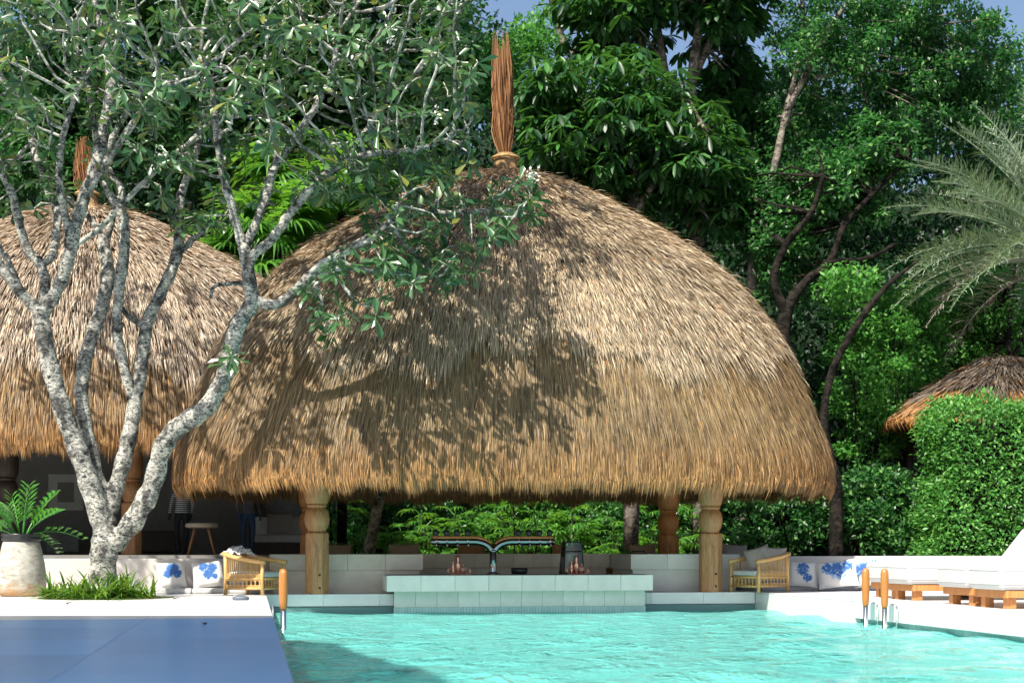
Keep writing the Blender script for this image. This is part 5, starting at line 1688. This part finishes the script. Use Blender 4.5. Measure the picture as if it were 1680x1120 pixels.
lounger('white sun lounger on teak frame, second nearest the camera', 20.75, 10.48)
lounger('white sun lounger on teak frame, nearest the camera at the right edge', 19.55, 10.38)

# ================================================================== POOL LADDERS
def ladder_rail(root, x, y, wall_dx):
    mb = MB(); mb.tube([(x, y, -1.40), (x, y, -0.04)], 0.038, 14); mb.build('steel_tube', 'steel', root, True)
    mb = MB(); mb.lathe([(0.042, -0.045), (0.048, -0.03), (0.054, 0.05), (0.060, 0.20), (0.061, 0.38), (0.058, 0.48), (0.048, 0.525), (0.026, 0.545), (0.004, 0.55)], 20, (x, y, 0)); mb.build('wooden_grip', 'wood_grip', root, True)
    mb = MB(); mb.tube([(x + wall_dx * 0.82, y, -0.62), (x + wall_dx * 0.82, y, -0.02)], 0.016, 8); mb.build('wall_rod', 'steel', root, True)
    for z in (-0.55,):
        mb = MB(); mb.tube([(x, y, z), (x + wall_dx, y, z)], 0.014, 8); mb.build('bracket', 'steel', root, True)
lr = tag(empty('pool_ladder', (0, 0, 0)), 'steel pool ladder with upright wooden grips at the right deck', 'ladder')
ladder_rail(lr, 9.53, 21.72, 0.24); ladder_rail(lr, 9.53, 21.02, 0.24)
for z in (-0.62, -0.95, -1.25):
    mb = MB(); mb.box(9.48, 9.58, 21.06, 21.68, z - 0.02, z + 0.02); mb.build('tread', 'steel', lr)
ll = tag(empty('pool_ladder', (0, 0, 0)), 'steel pool ladder with upright wooden grip at the left deck corner', 'ladder')
ladder_rail(ll, 0.47, 21.9, -0.19); ladder_rail(ll, 0.47, 22.55, -0.19)
for z in (-0.62, -0.95, -1.25):
    mb = MB(); mb.box(0.42, 0.52, 21.94, 22.51, z - 0.02, z + 0.02); mb.build('tread', 'steel', ll)

# ================================================================== THINGS ON THE BAR
TZ = 0.3625
tp = at(810, 900, 28.2); tower = tag(empty('tap_tower', (tp.x, 27.9, TZ)), 'two-armed chrome beer tap tower standing on the bar', 'tap tower')
mb = MB(); mb.lathe([(0.12, 0), (0.12, 0.015), (0.075, 0.03), (0.068, 0.05), (0.068, 0.42), (0.08, 0.43), (0.08, 0.46), (0.07, 0.47)], 24); mb.build('column', 'chrome', tower, True)
for s in (-1, 1):
    path = [(s * 0.03, 0, 0.46), (s * 0.07, 0, 0.52), (s * 0.16, 0, 0.585), (s * 0.30, 0, 0.625), (s * 0.45, 0, 0.63), (s * 1.18, 0, 0.63)]
    sp_ = smooth_path(path, 4)
    mb = MB(); mb.tube([tuple(p) for p in sp_], 0.072, 16); arm = mb.build('arm', 'chrome', tower, True)
    mb = MB(); mb.tube([(p[0], p[1], p[2] + 0.072) for p in sp_[3:]], 0.042, 8); mb.build('wooden_strip', 'wood_teak', arm, True)
    mb = MB(); mb.lathe([(0.064, -0.02), (0.068, 0), (0.05, 0.03), (0.01, 0.045)], 16); e = mb.build('end_cap', 'chrome', arm, True); e.location = (s * 1.18, 0, 0.63); e.rotation_euler = (0, R(90) * s, 0)
    for k in range(4):
        x = s * (0.50 + 0.205 * k)
        mb = MB(); mb.lathe([(0.076, -0.018), (0.079, 0), (0.076, 0.018)], 18); o = mb.build('band', 'steel', tower, True); o.location = (x, 0, 0.63); o.rotation_euler = (0, R(90), 0)
        mb = MB(); mb.lathe([(0.016, 0.05), (0.016, 0.10), (0.03, 0.105), (0.05, 0.125), (0.062, 0.16), (0.058, 0.20), (0.035, 0.225), (0.005, 0.232)], 16, (x, 0, 0.63)); mb.build('knob', 'black', tower, True)
        mb = MB(); mb.tube([(x, -0.05, 0.62), (x, -0.12, 0.60), (x, -0.135, 0.53)], 0.013, 8); mb.build('spout', 'chrome', tower, True)

def caddy(side_lab, u):
    p_ = at(u, 900, 28.1); X = p_.x; Y = 27.75
    c = tag(empty('wire_caddy', (X, Y, TZ)), 'gold wire caddy on the bar, %s' % side_lab, 'caddy', 'wire caddies on the bar')
    for dy in (-0.07, 0.07):
        ring = []
        for t in np.linspace(0, 2 * math.pi, 33):
            cx, cz = math.cos(t), math.sin(t)
            ring.append((0.165 * (1 if cx > 0 else -1) * min(1, abs(cx) * 1.8) ** 0.6 + 0.05 * cx, dy, 0.064 + 0.056 * cz))
        mb = MB(); mb.tube(ring, 0.007, 6, False); mb.build('wire_loop', 'copper', c, True)
    mb = MB(); mb.box(-0.18, 0.18, -0.068, 0.068, 0.004, 0.012); mb.build('tray', 'copper', c)
    z = TZ + 0.0125
    b = MB(); b.lathe([(0.042, 0), (0.046, 0.01), (0.05, 0.17), (0.05, 0.19), (0.046, 0.20), (0.042, 0.26), (0.03, 0.30), (0.028, 0.34), (0.02, 0.352)], 18)
    tag(b.build('shaker', 'copper', None, True, (X - 0.02, Y, z)), 'tall copper cocktail shaker in the caddy %s' % side_lab, 'shaker')
    b = MB(); b.lathe([(0.026, 0), (0.028, 0.01), (0.028, 0.17), (0.014, 0.20), (0.013, 0.25), (0.015, 0.252)], 16)
    tag(b.build('bottle', 'copper', None, True, (X - 0.115, Y, z)), 'slim copper bottle in the caddy %s' % side_lab, 'bottle')
    b = MB(); b.lathe([(0.03, 0), (0.062, 0.055), (0.068, 0.10), (0.045, 0.15), (0.03, 0.165), (0.034, 0.18)], 9)
    tag(b.build('tumbler', plain('rose', (0.72, 0.42, 0.38), 0.25, 0.7), None, False, (X + 0.08, Y, z)), 'faceted rose coloured tumbler in the caddy %s' % side_lab, 'tumbler')
caddy('left of the tap column', 752)
caddy('right of the tap column', 953)
# black bowl, glass lantern
p_ = at(857, 900, 28.1)
mb = MB(); mb.lathe([(0.10, 0), (0.15, 0.01), (0.16, 0.06), (0.162, 0.12), (0.15, 0.12), (0.14, 0.03), (0.01, 0.02)], 28)
tag(mb.build('ice_bowl', 'black', None, True, (p_.x, 27.95, TZ)), 'low round black bowl on the bar between tap column and lantern', 'bowl')
p_ = at(943, 900, 28.4)
lan = tag(empty('glass_lantern', (p_.x, 28.02, TZ)), 'dark framed tapering glass lantern at the right of the bar', 'lantern')
wb, wt, hl = 0.20, 0.155, 0.62
for sx in (-1, 1):
    for sy in (-1, 1):
        mb = MB(); mb.tube([(sx * wb, sy * wb, 0.0), (sx * wt, sy * wt, hl)], 0.014, 6); mb.build('corner_bar', 'iron', lan)
for z, w_ in ((0.02, wb), (0.44, wt + 0.013), (hl, wt)):
    mb = MB()
    for (a, b_) in (((-1, -1), (1, -1)), ((1, -1), (1, 1)), ((1, 1), (-1, 1)), ((-1, 1), (-1, -1))):
        mb.tube([(a[0] * w_, a[1] * w_, z), (b_[0] * w_, b_[1] * w_, z)], 0.012, 6)
    mb.build('frame_ring', 'iron', lan)
mb = MB(); mb.box(-wb, wb, -wb, wb, 0.001, 0.018); mb.build('floor_plate', 'iron', lan)
for k in range(4):
    mb = MB(); mb.add([(-wb + 0.015, -wb, 0.03), (wb - 0.015, -wb, 0.03), (wt - 0.012, -wt, hl - 0.01), (-wt + 0.012, -wt, hl - 0.01)], [(0, 1, 2, 3)])
    o = mb.build('pane', 'glass', lan); o.rotation_euler = (0, 0, R(90) * k)
    s_ = o.modifiers.new('thick', 'SOLIDIFY'); s_.thickness = 0.004
mb = MB(); mb.tube([(-0.1, 0, hl), (-0.09, 0, hl + 0.03), (0.09, 0, hl + 0.03), (0.1, 0, hl)], 0.01, 6); mb.build('handle', 'iron', lan, True)
p_ = at(1061, 900, 29.6)
mb = MB(); mb.tube([(-0.15, 0, 0), (-0.13, 0, 0.055), (0.13, 0, 0.055), (0.15, 0, 0)], 0.012, 8)
mb.box(-0.17, 0.17, -0.1, 0.1, 0.0, 0.02)
tag(mb.build('serving_tray', 'iron', None, False, (p_.x, 29.3, 0.7455)), 'small dark handled tray on the right low wall', 'tray')

# ================================================================== INSIDE THE LOUNGE PAVILION
FZ = LZ + 0.0005
def person(label, u, d, mat, yaw, stride):
    o0 = W((u - 840) / FPX * d, d, FZ)
    J = {'pelvis': (0, 0, .96, .135), 'belly': (0, 0, 1.10, .13), 'chest': (0, .01, 1.30, .15), 'neck0': (0, .01, 1.44, .075), 'neck': (0, 0, 1.50, .055), 'head': (0, -.02, 1.60, .085), 'crown': (0, -.01, 1.69, .075), 'nose': (0, -.115, 1.60, .018)}
    E = [('pelvis', 'belly'), ('belly', 'chest'), ('chest', 'neck0'), ('neck0', 'neck'), ('neck', 'head'), ('head', 'crown'), ('head', 'nose')]
    for s, n_ in ((-1, 'l'), (1, 'r')):
        st = stride * s
        J.update({'hip' + n_: (s * .095, 0, .88, .095), 'knee' + n_: (s * .10, -st * .5, .50, .062), 'ankle' + n_: (s * .10, st * .2 + st * .3, .09, .042), 'toe' + n_: (s * .115, st * .5 - .16, .035, .035),
                  'sh' + n_: (s * .185, .01, 1.39, .062), 'elb' + n_: (s * .26, .03, 1.13, .045), 'wri' + n_: (s * .25, -.10, .92, .032), 'hand' + n_: (s * .245, -.13, .85, .034), 'fin' + n_: (s * .24, -.15, .77, .018)})
        E += [('pelvis', 'hip' + n_), ('hip' + n_, 'knee' + n_), ('knee' + n_, 'ankle' + n_), ('ankle' + n_, 'toe' + n_), ('chest', 'sh' + n_), ('sh' + n_, 'elb' + n_), ('elb' + n_, 'wri' + n_), ('wri' + n_, 'hand' + n_), ('hand' + n_, 'fin' + n_)]
    names = list(J); idx = {k: i for i, k in enumerate(names)}
    me = bpy.data.meshes.new('person'); me.from_pydata([J[k][:3] for k in names], [(idx[a], idx[b]) for a, b in E], [])
    o = link('person', me, mat); o.location = o0; o.rotation_euler = (0, 0, yaw)
    sk = o.modifiers.new('skin', 'SKIN'); sk.use_smooth_shade = True
    for i, k in enumerate(names):
        me.skin_vertices[0].data[i].radius = (J[k][3], J[k][3] * 0.9); me.skin_vertices[0].data[i].use_root = (k == 'pelvis')
    su = o.modifiers.new('sub', 'SUBSURF'); su.levels = 1; su.render_levels = 2
    tag(o, label, 'person')
    mb = MB(); mb.lathe([(0.02, -0.06), (0.085, -0.04), (0.105, 0.02), (0.09, 0.09), (0.05, 0.125), (0.005, 0.135)], 16, (0, 0.015, 1.64)); mb.build('hair', 'black', o, True)
person('person in striped top and dark trousers standing in the lounge pavilion', 298, 33.4, person_mat('outfit_striped', (0.02, 0.02, 0.025), True), R(200), 0.10)
person('person in blue jeans standing in the lounge pavilion', 407, 33.8, person_mat('outfit_jeans', (0.035, 0.075, 0.15), False), R(20), 0.16)
sp_ = W((331 - 840) / FPX * 33.0, 33.0, FZ)
stl = tag(empty('bar_stool', sp_), 'round cream topped wooden stool in the lounge pavilion', 'stool')
mb = MB(); mb.lathe([(0.30, 0.60), (0.36, 0.62), (0.37, 0.66), (0.35, 0.70), (0.30, 0.715), (0.01, 0.72)], 28); mb.build('seat', plain('cream', (0.6, 0.52, 0.38), 0.8), stl, True)
for k in range(4):
    a = R(45 + 90 * k); mb = MB(); mb.tube([(0.42 * math.cos(a), 0.42 * math.sin(a), 0), (0.2 * math.cos(a), 0.2 * math.sin(a), 0.61)], [0.022, 0.03], 8); mb.build('leg', 'wood_post', stl, True)
# dim furniture at the back
def bx(name, label, cat, u, d, w, dp, h, mat, z=FZ, bev=0.02):
    p_ = W((u - 840) / FPX * d, d, z)
    mb = MB(); mb.box(-w / 2, w / 2, -dp / 2, dp / 2, 0, h)
    return tag(mb.build(name, mat, None, False, p_, bev), label, cat)
pale = plain('pale_paint', (0.55, 0.56, 0.52), 0.8)
def cabinet(label, u, d, w, dp, h, mat):
    p_ = W((u - 840) / FPX * d, d, FZ)
    c = tag(empty('cabinet', p_), label, 'cabinet')
    mb = MB(); mb.box(-w / 2, w / 2, -dp / 2, dp / 2, 0.06, h); mb.build('carcass', mat, c, bevel=0.01)
    mb = MB(); mb.box(-w / 2 - 0.02, w / 2 + 0.02, -dp / 2 - 0.02, dp / 2, h + 0.001, h + 0.03); mb.build('top', mat, c)
    for s in (-1, 1):
        mb = MB(); mb.box(s * w / 4 - w / 4 + 0.015, s * w / 4 + w / 4 - 0.015, -dp / 2 - 0.012, -dp / 2 - 0.001, 0.09, h - 0.03); mb.build('door', mat, c)
        mb = MB(); mb.lathe([(0.012, 0), (0.016, 0.02), (0.004, 0.03)], 8, (0, 0, 0)); o = mb.build('knob', 'iron', c); o.location = (s * 0.04, -dp / 2 - 0.012, h * 0.6); o.rotation_euler = (R(90), 0, 0)
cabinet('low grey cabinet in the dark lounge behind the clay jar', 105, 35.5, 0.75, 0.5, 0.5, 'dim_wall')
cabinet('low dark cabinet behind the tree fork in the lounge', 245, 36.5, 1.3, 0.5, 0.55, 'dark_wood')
def bench_seat(label, u, d):
    p_ = W((u - 840) / FPX * d, d, FZ)
    c = tag(empty('day_seat', p_), label, 'seat')
    mb = MB(); mb.box(-0.75, 0.75, -0.35, 0.35, 0, 0.28); mb.build('plinth', 'dark_wood', c)
    mb = MB(); mb.box(-0.75, 0.75, -0.38, 0.35, 0.281, 0.46); mb.build('seat_pad', pale, c, bevel=0.04)
    mb = MB(); mb.box(-0.75, 0.75, 0.20, 0.38, 0.461, 0.9); mb.build('back_pad', pale, c, bevel=0.04)
bench_seat('pale cushioned seat deep in the lounge near the left posts', 470, 35.0)
c = at(458, 862, 34.7)
o = link('pillow', pillow_mesh(0.6, 0.5, 0.2), 'grey_fabric', None, True); o.location = W((458 - 840) / FPX * 34.7, 34.7, FZ + 0.73); o.rotation_mode = 'QUATERNION'
o.rotation_quaternion = Quaternion((0, 0, 1), R(-8)) @ Quaternion((1, 0, 0), R(75)); tag(o, 'grey pillow on the pale lounge seat', 'pillow')
pc = W((112 - 840) / FPX * 37.2, 37.2, FZ + 1.25)
pf = tag(empty('framed_picture', (pc.x, LCY + 2.94, FZ + 1.1)), 'framed picture on the dim lounge wall behind the tree', 'picture')
mb = MB(); mb.box(-0.42, 0.42, -0.03, 0, 0, 0.9); mb.build('frame', pale, pf)
mb = MB(); mb.box(-0.2, 0.2, -0.036, -0.031, 0.2, 0.7); mb.build('print', 'dim_wall', pf)

# fallen leaves on the paving
V, F = leaves_np(np.zeros((1, 3)), np.array([[1., 0, 0]]), np.array([[0., 0, 1]]), np.array([0.2]), np.array([0.075]), OBOVATE)
V[:, 2] += 0.03
fl = bpy.data.meshes.new('fallen_leaf'); fl.from_pydata(V.tolist(), [], F.tolist()); fl.materials.append(plain('dry_leaf', (0.07, 0.045, 0.025), 0.7, var=0.4))
for k, (u, d, a, lab) in enumerate(((368, 26.2, 40, 'dry fallen leaf on the white deck before the cane chair'), (300, 24.6, 150, 'dry fallen leaf on the white deck before the left sofa'), (120, 22.6, 250, 'dry fallen leaf on the white deck before the strap plants'), (330, 16.2, 80, 'dry fallen leaf on the shaded blue paving'))):
    o = link('fallen_leaf', fl, None); o.location = W((u - 840) / FPX * d, d, 0.001); o.rotation_euler = (0.1, 0.05, R(a)); tag(o, lab, 'leaf', 'fallen leaves')
